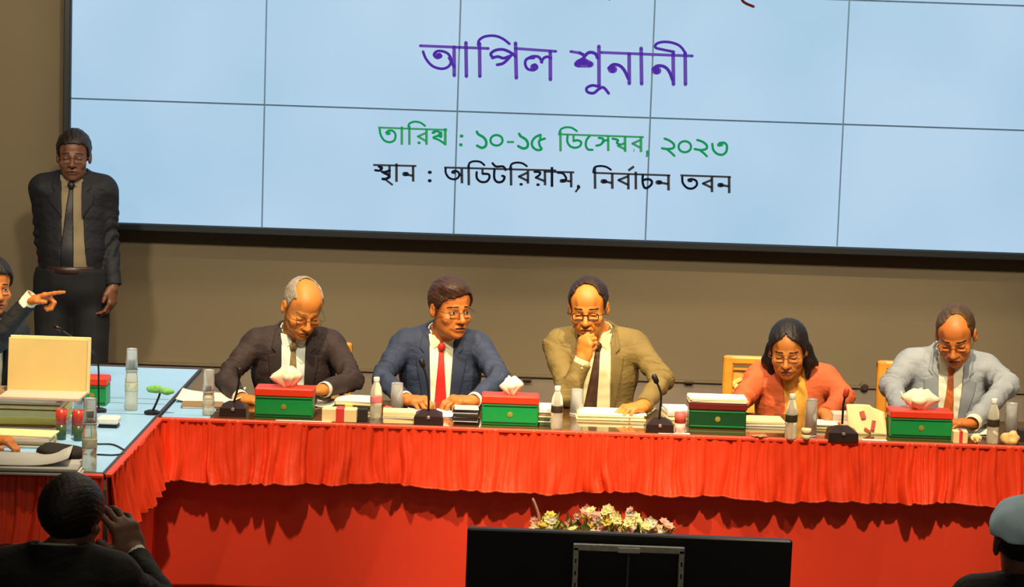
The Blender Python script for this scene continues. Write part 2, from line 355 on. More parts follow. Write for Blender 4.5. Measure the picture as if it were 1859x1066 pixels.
S3 = [
 (3.2, 0, [(40, 490), (470, 500)]), (3.8, 1, [(60, 542), (112, 545), (128, 515), (95, 505)]), (5, 0, [(112, 510), (118, 530)]), (4.2, 1, [(205, 545), (160, 560), (130, 560)]), (5, 1, [(150, 570), (185, 585), (200, 610), (160, 630), (135, 628)]), (3.4, 0, [(160, 632), (235, 690)]), (4, 0, [(203, 498), (203, 615)]),
 (4.2, 0, [(272, 475), (272, 658)]), (8, 0, [(350, 580), (375, 580)]), (3.8, 0, [(375, 585), (435, 598)]), (4.2, 0, [(437, 500), (438, 655)]), (6, 0, [(598, 563), (608, 563)]), (6, 0, [(598, 646), (606, 646)]),
 (3.2, 0, [(745, 515), (1859, 545)]), (3.6, 1, [(760, 522), (762, 570), (795, 618), (850, 632), (888, 610), (893, 570), (860, 548), (830, 555)]), (6, 0, [(830, 562), (848, 562)]), (4.4, 0, [(920, 525), (922, 672)]), (3.6, 0, [(893, 575), (920, 600)]),
 (3.4, 1, [(985, 518), (998, 470), (1045, 453), (1105, 460), (1145, 492)]), (4.2, 0, [(988, 490), (990, 692)]),
 (3.8, 1, [(1068, 560), (1070, 620), (1110, 657), (1165, 655), (1195, 615), (1185, 582), (1128, 578)]), (3.8, 0, [(1126, 530), (1126, 578)]),
 (3.8, 1, [(1225, 472), (1260, 505), (1330, 505), (1355, 540)]), (4, 1, [(1245, 530), (1243, 620), (1275, 660), (1325, 652), (1345, 610), (1322, 598)]),
 (3.4, 1, [(1398, 532), (1415, 482), (1470, 466), (1525, 475), (1566, 502)]), (4.2, 0, [(1408, 505), (1410, 694)]),
 (3.8, 0, [(1575, 565), (1488, 605), (1575, 648)]), (4.2, 0, [(1577, 545), (1577, 675)]), (5, 0, [(1505, 682), (1514, 682)]),
 (3.8, 1, [(1642, 558), (1695, 562), (1690, 590), (1655, 615)]), (3.8, 0, [(1655, 615), (1742, 650)]), (4.2, 0, [(1745, 545), (1747, 692)]), (5, 0, [(1672, 686), (1682, 686)]), (4.2, 0, [(1815, 510), (1815, 702)])]
S3b = [
 (4, 0, [(65, 498), (65, 688)]), (3.2, 0, [(-10, 540), (280, 547)]), (3.8, 1, [(120, 550), (170, 558), (200, 600), (195, 620)]), (7, 0, [(155, 630), (185, 628)]), (3.8, 0, [(190, 625), (245, 635)]), (4.2, 0, [(248, 548), (250, 692)]), (6, 0, [(318, 682), (322, 692)]), (3.4, 0, [(324, 692), (290, 738)]),
 (3.4, 1, [(463, 548), (475, 500), (525, 486), (585, 494), (632, 522)]), (4.2, 0, [(478, 505), (480, 706)]), (3.2, 0, [(470, 552), (1205, 577)]), (8, 0, [(552, 634), (578, 634)]), (3.8, 0, [(578, 636), (642, 650)]), (4.4, 0, [(645, 558), (646, 706)]),
 (4, 0, [(800, 530), (855, 490)]), (3.8, 0, [(798, 585), (705, 622), (798, 668)]), (4.2, 0, [(800, 565), (801, 712)]), (4.2, 0, [(872, 540), (873, 712)]),
 (4, 1, [(940, 575), (938, 640), (955, 693), (985, 695), (1022, 665), (1025, 630), (990, 612), (945, 622)]), (8, 0, [(1082, 644), (1108, 644)]), (3.8, 0, [(1108, 646), (1185, 660)]), (4.4, 0, [(1187, 572), (1188, 722)]),
 (3.2, 0, [(1302, 576), (1790, 592)]), (3.8, 1, [(1320, 590), (1326, 650), (1368, 697), (1422, 702), (1460, 670), (1455, 630), (1415, 612), (1380, 618)]), (6, 0, [(1385, 626), (1405, 628)]),
 (3.8, 0, [(1605, 620), (1520, 655), (1605, 695)]), (4.4, 0, [(1606, 588), (1607, 738)]), (8, 0, [(1678, 670), (1702, 670)]), (3.8, 0, [(1702, 672), (1770, 682)]), (4.4, 0, [(1772, 592), (1773, 748)])]
S0 = [(4.5, 1, [(1352, -12), (1347, -2), (1352, 5), (1368, 12)]), (2, 0, [(1355, -6), (1362, -4)]), (1.8, 0, [(1104, -3), (1107, 1)])]
def lettering(name, sets, m, lift):
    V = []; Fc = []
    YL = YS - lift
    def cv(px, py): p = PY(px, py, YL); return (p.x - x1, YL - YW - .0, p.z - zb)
    for S, Z in sets:
        for wd, cu, pts in S:
            pts = [Z(*p) for p in pts]
            if cu: pts = [(p.x, p.y) for p in spline([(a, b, 0) for a, b in pts], 5)]
            hw = wd * (.56 if wd < 5 else .5)
            for i in range(len(pts) - 1):
                a = np.array(pts[i]); b = np.array(pts[i + 1]); d = b - a; L = np.hypot(*d)
                if L < 1e-6: continue
                nrm = np.array([-d[1], d[0]]) / L * hw; n = len(V)
                V += [cv(*(a - nrm)), cv(*(b - nrm)), cv(*(b + nrm)), cv(*(a + nrm))]; Fc.append((n, n + 3, n + 2, n + 1))
            idx = range(len(pts)) if cu or wd >= 5 else range(1, len(pts) - 1)
            for i in idx:
                n = len(V); k = 10
                for q in range(k): V.append(cv(pts[i][0] + hw * math.cos(-2 * PI * q / k), pts[i][1] + hw * math.sin(-2 * PI * q / k)))
                Fc.append(tuple(range(n, n + k)))
    return mesh_obj(name, V, Fc, m, vt)
ID = lambda u, v: (u, v)
lettering('lettering', [(S1, Z1)], mat('text_purple', (78, 44, 158), emit=1.0, var=0), .009)['label'] = 'purple Bengali heading'
lettering('lettering', [(S2, Z2), (S2b, Z3)], mat('text_green', (22, 142, 84), emit=1.0, var=0), .009)['label'] = 'green Bengali date line'
lettering('lettering', [(S3, Z2), (S3b, Z3)], mat('text_black', (18, 24, 36), emit=1.0, var=0), .009)['label'] = 'black Bengali venue line'
lettering('lettering', [(S0, ID)], mat('text_maroon', (95, 25, 30), emit=1.0, var=0), .009)['label'] = 'dark red stroke at the top seam'

# ============================================================ TABLES
TZ = .75
c0 = PZ(285, 758, TZ); YF = c0.y                     # front edge of the head table
YB = YF + .66; XL = c0.x; XR = 3.1
cN = PZ(190, 862, TZ); YN = cN.y                     # near end of the side table
cFar = PZ(318, 669, TZ); YFAR = cFar.y; XLL = XL - .80
print('TABLE', c0, cN, cFar, YB)
M_top = mat('tabletop_dark', (92, 62, 34), .09, var=.12, scale=3, spec=.8, coat=.5)
M_glass = mat('tabletop_pale', (160, 208, 255), .34, var=.03, scale=5, spec=.5)
M_wood = mat('table_wood', (80, 45, 25), .5)
XC = PZ(392, 745, TZ).x                               # where the dark top begins
def table(name, x0, x1_, y0, y1, mtop, label, extra=None):
    o = thing(name, ((x0 + x1_) / 2, (y0 + y1) / 2, 0), label, 'table'); cx, cy = o.location.x, o.location.y
    MB().box((0, 0, TZ - .015), (x1_ - x0, y1 - y0, .03), bev=.004).build('tabletop', mtop, o)
    nn_ = max(2, int((x1_ - x0) / 1.6) + 1)
    for i in range(nn_):
        for y in (y0 + .1, y1 - .06):
            xx = x0 + .08 + i * (x1_ - x0 - .16) / (nn_ - 1)
            MB().box((xx - cx, y - cy, (TZ - .03) / 2), (.05, .05, TZ - .03), bev=.006).build('leg', M_wood, o)
    return o
ht = table('conference_table', XC, XR, YF, YB, M_top, 'long head table with a glossy dark top under the red skirt')
lt = table('side_table', XLL, XL, YN, YFAR, M_glass, 'side table at the left with a shiny pale blue top')
ct = table('corner_table', XL + .012, XC - .002, YF, YB, M_glass, 'small pale blue corner table joining side table and head table')
M_edge = mat('edge_dark', (60, 52, 56), .5)
e = MB(); cx, cy = lt.location.x, lt.location.y
e.box((XL - cx - .004, (YN + YFAR) / 2 - cy, TZ - .002), (.016, YFAR - YN, .012), bev=.002)
e.box((0, YFAR - cy, TZ + .001), (XL - XLL, .02, .014), bev=.003); e.box((0, YN - cy, TZ - .002), (XL - XLL, .016, .02), bev=.003)
e.build('edge_band', M_edge, lt)
for k, yy in enumerate((YF + .06, YF + .34, YF + .47, YF - .80, YF - .94)):
    if k < 3: MB().box((.18, yy - cy, TZ + .0006), (.4, .008, .002)).build('inlay_line', mat('inlay_grey', (120, 150, 170), .4), lt)

# ------------------------------------------------------------ red skirts
M_red = mat('red_satin', (230, 62, 26), .42, var=.06, scale=4, bump=.35, bscale=14, bdist=.012, stretch=(2.2, 2.2, .35))
M_hem = mat('red_hem', (250, 104, 66), .4, var=0)
M_red2 = mat('red_cloth', (222, 60, 32), .6, var=.05, scale=2)
def folds(seed, wmin, wmax, L):
    r = random.Random(seed); xs = [-.2]; 
    while xs[-1] < L + .2: xs.append(xs[-1] + r.uniform(wmin, wmax))
    am = [r.uniform(.25, 1) for _ in xs]; sk = [r.uniform(.3, .7) for _ in xs]
    xs = np.array(xs); am = np.array(am); sk = np.array(sk)
    def f(u):
        i = np.clip(np.searchsorted(xs, u) - 1, 0, len(xs) - 2); t = (u - xs[i]) / (xs[i + 1] - xs[i])
        t = np.clip(t, 0, 1); s_ = sk[i]; q = np.where(t < s_, t / s_ * .5, .5 + (t - s_) / (1 - s_) * .5)
        return am[i] * np.sin(PI * q) ** .8
    return f
def cloth_strip(p0, p1, ztop, drop, nrm, fn, nu, nv, hem=None):
    p0 = np.array(p0); p1 = np.array(p1); L = float(np.hypot(*(p1 - p0))); d = (p1 - p0) / L
    u = np.linspace(0, L, nu); V = []
    for j in range(nv + 1):
        v = j / nv; off = fn(u, v, L); z = ztop - drop * v + (hem(u) * v if hem is not None else 0)
        for i in range(nu): q = p0 + d * u[i] + np.array(nrm) * off[i]; V.append((q[0], q[1], z[i] if hasattr(z, '__len__') else z))
    Fc = [(j * nu + i, (j + 1) * nu + i, (j + 1) * nu + i + 1, j * nu + i + 1) for j in range(nv) for i in range(nu - 1)]
    return V, Fc
def ruffle_fn(seed, big):
    f1 = folds(seed, .04, .13, 6); f2 = folds(seed + 1, .018, .05, 6); f3 = folds(seed + 2, .14, .36, 6)
    def fn(u, v, L):
        w = .02 * np.sin(u * 7 + seed) * v + .012 * np.sin(u * 19 + v * 5) * v
        flare = .014 + big(u) * v ** 1.5
        return flare + f1(u + w) * (.010 + .038 * v) + f2(u + w * .5) * (.009 * (1 - v) ** .6 + .009) + f3(u + w) * .034 * v * v + .004 * np.sin(u * 55 + v * 9) * v * (1 - v)
    return fn
def skirt(name, p0, p1, nrm, label, seed, big, nu):
    root = bpy.data.objects.new(name, None); link(root); tag(root, label, 'table skirt', 'red satin table skirts')
    base = (np.array(p0) + np.array(p1)) / 2; root.location = (base[0], base[1], 0)
    q0 = np.array(p0) - base; q1 = np.array(p1) - base
    f = folds(seed + 9, .35, .9, 6); g = folds(seed + 4, .07, .16, 6)
    def lower(u, v, L):
        return .006 + f(u + .10 * np.sin(u * 1.3) * v + .12 * v * v) * (.006 + .032 * v) * .9 + g(u + .04 * v) * .010 * np.exp(-((v - .33) / .25) ** 2) * .5
    V, Fc = cloth_strip(q0, q1, TZ, TZ - .005, nrm, lower, int(nu * .6), 40)
    o = mesh_obj('drape', V, Fc, M_red2, root, True); sm = o.modifiers.new('s', 'SOLIDIFY'); sm.thickness = .002
    hem = lambda u: .008 * np.sin(u * 5.1 + seed) + .005 * np.sin(u * 13 + 1)
    V, Fc = cloth_strip(q0, q1, TZ + .003, .262, nrm, ruffle_fn(seed, big), nu, 34, hem)
    o = mesh_obj('ruffle', V, Fc, [M_red, M_hem], root, True, mi=[1 if k >= len(Fc) - (nu - 1) else 0 for k in range(len(Fc))]); sm = o.modifiers.new('s', 'SOLIDIFY'); sm.thickness = .002
    L = float(np.hypot(*(q1 - q0))); ang = math.atan2(q1[1] - q0[1], q1[0] - q0[0])
    MB().box((0 + nrm[0] * .016, 0 + nrm[1] * .016, TZ - .004), (L, .028, .018), rz=ang, bev=.005).build('top_band', mat('red_band', (240, 70, 38), .5), root)
    return root
skirt('table_skirt', (XL, YF), (XR, YF), (0, -1), 'long red satin skirt with a gathered ruffle along the head table front', 3,
      lambda u: np.where(u < 1.9, .045 - .012 * u, .022) + .010 * np.sin(u * 6), 900)
skirt('table_skirt', (XL, YN), (XL, YF - .0), (1, 0), 'dark red skirt along the inner side of the left side table', 21, lambda u: .012 + 0 * u, 320)
skirt('table_skirt', (XLL - .3, YN), (XL, YN), (0, -1), 'shaded red skirt on the near end of the left side table', 33, lambda u: .012 + 0 * u, 300)

# ============================================================ PEOPLE
def V3(*a): return np.array(a, float)
def frame(loc, pitch=0, yaw=0, roll=0, s=1.0):
    R = Matrix.Rotation(math.radians(yaw), 4, 'Z') @ Matrix.Rotation(math.radians(pitch), 4, 'X') @ Matrix.Rotation(math.radians(roll), 4, 'Y')
    return Matrix.Translation(Vector(loc)) @ R @ Matrix.Scale(s, 4)
def to(M, p):
    v = M.inverted() @ Vector(p); return (v.x, v.y, v.z)
def build_head(S, Mh, neck_w):
    f = Fld((-.105, -.135, -.19), (.105, .13, .15), .0026)
    fat = S.get('fat', 1.0)
    f.ell((0, .014, .042), (.076, .098, .083), 0)
    f.ell((0, -.035, .045), (.063, .052, .055), .02)
    f.ell((0, -.028, -.03), (.064 * fat, .058, .083), .025)
    f.ell((0, -.030, -.078), (.051 * fat, .050, .036), .025)
    f.ell((0, -.073, -.097), (.020, .017, .015), .025)
    for s in (-1, 1):
        f.ell((s * .046, -.060, -.030), (.020, .018, .018), .02)
        f.cap((s * .012, -.086, .020), (s * .044, -.074, .020), .0085, k=.014)
        f.ell((s * .032, -.099, .000), (.018, .013, .012), .010, sub=True)
        f.ell((s * .032, -.074, -.001), (.0165, .0125, .0125), .004)
        f.ell((s * .032, -.0845, -.0185), (.016, .004, .004), .008)
        f.ell((s * .0125, -.098, -.037), (.0085, .010, .0075), .008)
        f.cap((s * .020, -.090, -.040), (s * .034, -.076, -.066), .003, k=.012)
        f.ell((s * .079, .012, -.002), (.011, .019, .033), .006)
        f.ell((s * .090, .006, .002), (.007, .010, .017), .005, sub=True)
        f.ell((s * .060, -.078, .035), (.015, .012, .03), .02, sub=True)
    f.cap((0, -.088, .010), (0, -.112, -.030), .0072, .0115, k=.012)
    f.ell((0, -.111, -.034), (.0125, .012, .010), .006)
    f.ell((0, -.086, -.066), (.027, .014, .018), .012)
    f.cap((-.017, -.0945, -.0625), (.017, -.0945, -.0625), .0042, k=.005); f.cap((0, -.098, -.062), (0, -.098, -.061), .0045, k=.006)
    f.cap((-.013, -.0955, -.0725), (.013, -.0955, -.0725), .0052, k=.005)
    op = S.get('mouth', .0012)
    f.ell((0, -.100, -.0672), (.024, .010, op), .003, sub=True)
    if S.get('stache'): f.cap((-.02, -.094, -.055), (.02, -.094, -.055), .004, k=.004)
    n = to(Mh, neck_w)
    nw = S.get('neckr', .056)
    f.cap((0, .022, -.055), n, nw, nw + .004, k=.03)
    V, Q = f.mesh(); C = V[Q].mean(1); x, y, z = np.abs(C[:, 0]), C[:, 1], C[:, 2]
    mi = np.zeros(len(Q), int)
    mi[(x < .024 - .0 * z) & (y < -.085) & (np.abs(z + .067) < .0095 - x * .25)] = 1
    mi[(x < .022) & (y < -.08) & (np.abs(z + .0672) < .0022)] = 2
    br = (x > .012) & (x < .052) & (y < -.055) & (np.abs(z - (.0262 - 7 * (x - .020) ** 2)) < .0030)
    mi[br] = 2
    ex = (x - .032)
    if S.get('eyes', 'open') == 'open':
        e = (np.abs(z - .000) < .0048 * np.sqrt(np.clip(1 - (ex / .0155) ** 2, 0, 1))) & (y < -.07); mi[e] = 3
        gx = S.get('gaze', 0.0); exs = np.where(C[:, 0] > 0, ex - gx, ex + gx)
        mi[e & (exs ** 2 + (z - .0005) ** 2 < .0054 ** 2)] = 2
        mi[(np.abs(z - .0052 * np.sqrt(np.clip(1 - (ex / .017) ** 2, 0, 1))) < .0015) & (np.abs(ex) < .0165) & (y < -.07)] = 2
    else:
        mi[(np.abs(z + .0045 - .004 * (ex / .016) ** 2) < .0019) & (np.abs(ex) < .0155) & (y < -.07)] = 2
    if S.get('stache'): mi[(x < .026) & (y < -.088) & (np.abs(z + .054) < .0045)] = 2
    mi[(x < .0165) & (x > .006) & (y < -.09) & (y > -.112) & (np.abs(z + .0445) < .0028)] = 4
    return V, Q, mi
def build_hair(S, Mh):
    H = S['hair']; f = Fld((-.13, -.14, -.26 if H.get('long') else -.12), (.13, .16, .19), .0032)
    t = H.get('t', .010)
    f.ell((0, .016, .044), (.076 + t, .098 + t, .083 + t * H.get('top', 1.2)), 0)
    f.ell((0, -.033, .047), (.063 + t, .052 + t, .055 + t), .02)
    for c, r in H.get('add', []): f.ell(c, r, .02)
    x, y, z = f.P(); az = np.degrees(np.arctan2(np.abs(x) + 0 * y, -(y - .0) + 0 * x))
    ks = [k for k, _ in H['line']]; vs = [v for _, v in H['line']]
    hl = np.interp(az, ks, vs).astype(np.float32) + H.get('skew', 0) * x * np.clip(1 - az / 70, 0, 1)
    hl = hl + .002 * np.sin(az * .9 + 1)
    m = (hl - z) * .8
    for c, r in H.get('bald', []):
        c = np.array(c); r = np.array(r)
        k0 = np.sqrt(((x - c[0]) / r[0]) ** 2 + ((y - c[1]) / r[1]) ** 2 + ((z - c[2]) / r[2]) ** 2); m = np.maximum(m, (1 - k0) * r.min())
    f.F = np.maximum(f.F, m).astype(np.float32)
    for a, b, ra, rb in H.get('locks', []): f.cap(a, b, ra, rb, k=.015)
    if H.get('face'):
        f.ell((0, -.085, -.03), H['face'], .01, sub=True)
    f.noise(H.get('n', .0012), 170, 5, (1.3, .35, .6)); f.noise(.0007, 420, 6, (1.3, .3, .6))
    V, Q = f.mesh(); return V, Q
def hand_mesh(wr, d, pn, right, curl, thumb=(.05, .02, .07), spread=1.0, s=1.0, h=.0027):
    Z = Vector(d).normalized(); Yv = Vector(pn); Yv = (Yv - Z * Yv.dot(Z)).normalized(); X = Yv.cross(Z)
    M = Matrix(((X.x, Yv.x, Z.x, wr[0]), (X.y, Yv.y, Z.y, wr[1]), (X.z, Yv.z, Z.z, wr[2]), (0, 0, 0, 1))) @ Matrix.Scale(s, 4)
    t = -1 if right else 1
    f = Fld((-.085, -.06, -.05), (.085, .125, .215), h)
    f.cap((0, 0, -.012), (0, 0, .008), .026, .025, k=.01)
    f.ell((0, 0, .052), (.042, .016, .058), .015)
    f.cap((t * .030, 0, .085), (-t * .030, 0, .078), .0115, k=.012)
    f.ell((t * .026, .010, .035), (.019, .014, .032), .012); f.ell((-t * .028, .007, .035), (.014, .012, .03), .012)
    bx = [.030, .0105, -.0095, -.0285]; bz = [.090, .094, .090, .080]; Ls = [(.042, .025, .021), (.046, .029, .022), (.042, .026, .021), (.033, .020, .019)]
    for i in range(4):
        cu = curl[i] if isinstance(curl, (list, tuple)) else curl
        cs = cu if isinstance(cu, (list, tuple)) else (cu, cu * 1.1, cu * .7)
        p = V3(t * bx[i], 0, bz[i]); a = 0; sx = t * (bx[i]) * .0 + t * (1.5 - i) * .06 * spread
        r0 = [.0095, .0098, .0093, .0082][i]
        for j in range(3):
            a += math.radians(cs[j]); dd = V3(sx * math.cos(a), math.sin(a), math.cos(a)); q = p + dd * Ls[i][j]
            f.cap(p, q, r0 - j * .0009, r0 - (j + 1) * .0009, k=.004 if j else .007); p = q
    th = V3(t * thumb[0], thumb[1], thumb[2]); b0 = V3(t * .024, .010, .022); mid = (b0 + th) / 2 + V3(t * .010, 0, .0)
    f.cap(b0, mid, .014, .0115, k=.012); tip = th + (th - mid) * .55; f.cap(mid, th, .0112, .0102, k=.005); f.cap(th, tip, .0102, .0082, k=.004)
    V, Q = f.mesh(); A = np.array(M); return V @ A[:3, :3].T + A[:3, 3], Q

def torso_base(f, S, off, lower=-.62):
    w = S.get('wide', 1.0); dp = S.get('deep', 1.0)
    f.cap((-.158 * w, .012, -.052), (.158 * w, .012, -.052), .052 + off, k=.03, sy=1.2)
    f.ell((0, .005, -.19), (.172 * w + off, .118 * dp + off, .19), .05)
    f.ell((0, -.008, -.37), (.160 * w + off, .125 * dp + off, .19), .05)
    f.ell((0, .02, -.53), (.170 * w + off, .125 + off, .13), .05)
    for s in (-1, 1): f.cap((s * .05, .018, .010), (s * .155 * w, .012, -.032), .036 + off * .6, .046 + off * .9, k=.03)
def person(S):
    base = Vector(S['base']); root = thing('person', base, S['label'], 'person', S.get('group'))
    bs = S.get('bs', 1.0); hs = S.get('hs', 1.0)
    Mt = frame(S['neck'], *S.get('torso', (8, 0, 0)), bs); Mh = frame(S['head'], *S.get('hrot', (0, 0, 0)), hs)
    skin = S['skin']; Ms = [mat('skin_' + skin[0], skin[1], .48, var=.07, scale=25, bump=.15, bscale=220), mat('lips_' + skin[0], skin[2], .5, var=0), mat('brow_' + S.get('brow', 'dark'), S.get('browc', (28, 18, 12)), .7, var=0),
          mat('eye_white', (165, 150, 130), .3, var=0), mat('nostril_' + skin[0], tuple(int(c * .45) for c in skin[2]), .8, var=0)]
    nb = Mt @ Vector((0, .012, -.03))
    parts = []
    V, Q, mi = build_head(S, Mh, nb); A = np.array(Mh); parts.append((V @ A[:3, :3].T + A[:3, 3], Q, mi))
    # coarse torso, arms and legs under the clothes
    At = np.array(Mt)
    lo, hi = V3(-.28, -.25, -.75), V3(.28, .22, .08)
    f = Fld(lo, hi, .012); torso_base(f, S, -.012); f.cap((0, .012, -.06), (0, .012, .02), .055, k=.02)
    for s, k in ((-1, 'R'), (1, 'L')):
        if k not in S['arms']: continue
    V, Q = f.mesh(); parts.append((V @ At[:3, :3].T + At[:3, 3], Q, np.zeros(len(Q), int)))
    arms = {}
    for s, k in ((-1, 'R'), (1, 'L')):
        a = S['arms'].get(k)
        if a is None: continue
        sh = V3(s * .176 * S.get('wide', 1.0), .012, -.062); elb = V3(*to(Mt, a['elbow'])); wr = V3(*to(Mt, a['wrist'])); arms[k] = (sh, elb, wr, a)
        mn = np.minimum(np.minimum(sh, elb), wr) - .07; mx = np.maximum(np.maximum(sh, elb), wr) + .07
        f = Fld(mn, mx, .011); f.cap(sh, elb, .048, .040, k=.01); f.cap(elb, wr, .040, .0265, k=.01)
        V, Q = f.mesh(); parts.append((V @ At[:3, :3].T + At[:3, 3], Q, np.zeros(len(Q), int)))
        if 'dir' in a:
            V, Q = hand_mesh(a['wrist'], a['dir'], a['palm'], k == 'R', a.get('curl', 30), a.get('thumb', (.05, .02, .07)), a.get('spread', 1), hs * S.get('hand', 1.0))
            parts.append((V, Q, np.zeros(len(Q), int)))
    # legs
    hip = Mt @ Vector((0, .02, -.55)); yaw = math.radians(S.get('torso', (8, 0, 0))[1]); fw = Vector((math.sin(yaw), -math.cos(yaw), 0)); rt = Vector((math.cos(yaw), math.sin(yaw), 0))
    legs = []
    for s in (-1, 1):
        h0 = hip + rt * s * .095
        if S.get('stand'): kn = Vector((h0.x, h0.y, .50)) + fw * .02 + rt * s * .01; an = Vector((h0.x, h0.y, .09)) + rt * s * .015
        else: kn = Vector((h0.x, h0.y, .50)) + fw * .40 + rt * s * .05; an = Vector((kn.x, kn.y, .09)) - fw * .03
        legs.append((h0, kn, an))
    B = np.array([tuple(p) for l in legs for p in l]); f = Fld(B.min(0) - .12, B.max(0) + .12, .014)
    for h0, kn, an in legs: f.cap(tuple(h0), tuple(kn), .075, .052, k=.02); f.cap(tuple(kn), tuple(an), .052, .036, k=.02); f.cap(tuple(an - Vector((0, 0, .03))), tuple(an - Vector((0, 0, .03)) + fw * .14), .034, .03, k=.02)
    V, Q = f.mesh(); parts.append((V, Q, np.zeros(len(Q), int)))
    n = 0; VV = []; QQ = []; MM = []
    for V, Q, mi in parts: VV.append(V); QQ.append(Q + n); MM.append(mi); n += len(V)
    np_mesh('body', np.concatenate(VV), np.concatenate(QQ), Ms, root, np.concatenate(MM), None, base)
    # trousers and shoes
    M_tr = mat('trousers_' + S['suit'][0], S.get('trouser', S['suit'][1]), .8, var=.08)
    f = Fld(B.min(0) - .14, B.max(0) + .14, .013)
    for h0, kn, an in legs: f.cap(tuple(h0), tuple(kn), .092, .066, k=.03); f.cap(tuple(kn), tuple(an + Vector((0, 0, .03))), .066, .056, k=.02)
    
    if S.get('stand'):
        hx, hy, hz = hip; f = Fld((hx - .24, hy - .22, 0.03), (hx + .24, hy + .2, hz + .16), .012)
        for h0, kn, an in legs: f.cap(tuple(h0), tuple(kn), .108, .080, k=.03); f.cap(tuple(kn), tuple(an + Vector((0, 0, .03))), .080, .068, k=.02)
        f.ell((hx, hy - .01, hz + .01), (.185, .145, .16), .04); f.cap((hx - .03, hy - .02, hz + .1), (hx + .03, hy - .02, hz + .1), .135, k=.05, sy=1.0)
        f.F = np.maximum(f.F, f.P()[2] - (hz + .085) + 0 * f.F)
        g = MB().lathe((0, 0, 0), [(.150, -.018), (.153, -.016), (.153, .016), (.150, .018)], 32); g.build('belt', mat('belt_brown', (50, 30, 26), .4, var=0), root, True, loc=(hx - base.x, hy - .015 - base.y, hz + .085))
    f.noise(.003, 30, 3); V, Q = f.mesh(); np_mesh('trousers', V, Q, [M_tr], root, None, None, base)
    for h0, kn, an in legs:
        g = Fld(np.array(an) - .2, np.array(an) + .24, .009); g.cap(tuple(an - Vector((0, 0, .045)) - fw * .04), tuple(an - Vector((0, 0, .055)) + fw * .17), .042, .034, k=.01, sy=1.0)
        g.F = np.maximum(g.F, .004 - g.P()[2] + 0 * g.F); V, Q = g.mesh(); np_mesh('shoe', V, Q, [mat('shoe_black', (22, 20, 20), .35, var=0)], root, None, None, base)
    # hair
    if 'hair' in S:
        V, Q = build_hair(S, Mh); hc = S['hair']
        np_mesh('hair', V, Q, [mat('hair_' + hc['name'], hc['col'], .55, var=.25, scale=45, bump=.5, bscale=120)], root, None, Mh, base)
    # jacket
    style = S.get('style', 'suit'); wt, wb, zb_ = S.get('vee', (.058, .040, -.42)); vx = S.get('veex', 0.0)
    J = mat('suit_' + S['suit'][0], S['suit'][1], .75, var=.10, scale=9, bump=.8, bscale=11, bdist=.018, stretch=(1, 1, 1.7))
    pts = [V3(-.25, -.23, -.66), V3(.25, .2, .09)]
    for sh, e, wr, a in arms.values(): pts += [e - .08, e + .08, wr - .06, wr + .06]
    pts = np.array(pts); lo, hi = pts.min(0) - .01, pts.max(0) + .01
    f = Fld(lo, hi, .0062 if S.get('far') else .0052)
    torso_base(f, S, .014)
    x, y, z = f.P()
    V2 = [(-wt - .004, .10), (wt + .004, .10), (wt + .01, .0), (wb + vx, zb_), (wb + vx + (.05 if S.get('open') else 0), -.75), (-wb + vx, -.75), (-wb + vx, zb_), (-wt - .01, .0)]
    g = Fld(lo, hi, f.h); g.cap((0, .014, -.06), (0, .010, .07), .099, .088, k=0); g.F = np.maximum(g.F, z - (.030 + .25 * (y + .02))).astype(np.float32); f.F = smin(f.F, g.F, .012)
    v = poly2(x, z, V2)                       # (nx,1,nz)
    f.F = np.maximum(f.F, -np.maximum(v, y - .035)).astype(np.float32)
    f.F = np.maximum(f.F, -((np.sqrt(x ** 2 + (y - .010) ** 2) - .074) + np.maximum(0, -.02 - z) * 4)).astype(np.float32)
    f.noise(.0030, 22, S.get('seed', 1), (1, .6, .45))
    # padded shoulders and sleeves
    for k, (sh, e, wr, a) in arms.items():
        s = -1 if k == 'R' else 1
        g = Fld(np.minimum(np.minimum(sh, e), wr) - .085, np.maximum(np.maximum(sh, e), wr) + .085, f.h)
        g.cap(sh + V3(0, 0, .004), e, .063, .048, k=.01); d = (wr - e) / np.linalg.norm(wr - e); g.cap(e, wr - d * .012, .048, .041, k=.022)
        X, Y, Z = g.P(); ds = np.sqrt((X - e[0]) ** 2 + (Y - e[1]) ** 2 + (Z - e[2]) ** 2)
        u = (X - sh[0]) * d[0] + (Y - sh[1]) * d[1] + (Z - sh[2]) * d[2]
        au = (e - sh) / np.linalg.norm(e - sh); uu = (X - sh[0]) * au[0] + (Y - sh[1]) * au[1] + (Z - sh[2]) * au[2]
        wrk = np.exp(-(ds / .11) ** 2)
        g.F = (g.F + .0075 * wrk * np.sin(uu * 75 + u * 45 + 4 * np.sin(X * 22 + Y * 17 + Z * 12)) + .0016 * np.sin(uu * 24 + np.sin(Y * 25 + Z * 19) * 3 + u * 30) + .0025 * np.sin(X * 41 + Y * 33 + Z * 27 + 2 * np.sin(X * 19))).astype(np.float32)
        if 'dir' in a or True:     # open cuff end
            cut = (X - wr[0]) * d[0] + (Y - wr[1]) * d[1] + (Z - wr[2]) * d[2] + .006; g.F = np.maximum(g.F, cut).astype(np.float32)
        r = f.sl((g.lo, g.lo + np.array([(len(a_) - 1) * g.h for a_ in g.ax]) - 1e-4))
        # resample by rebuilding on the jacket's own grid
        sub = [f.ax[i][r[i]] for i in range(3)]
        ii = [np.clip(np.rint((sub[i] - g.ax[i][0]) / g.h).astype(int), 0, len(g.ax[i]) - 1) for i in range(3)]
        G = g.F[np.ix_(*ii)]; f.F[r] = smin(f.F[r], G, .022)
    V, Q = f.mesh(); np_mesh(S.get('coatname', 'jacket'), V, Q, [J], root, None, Mt, base)
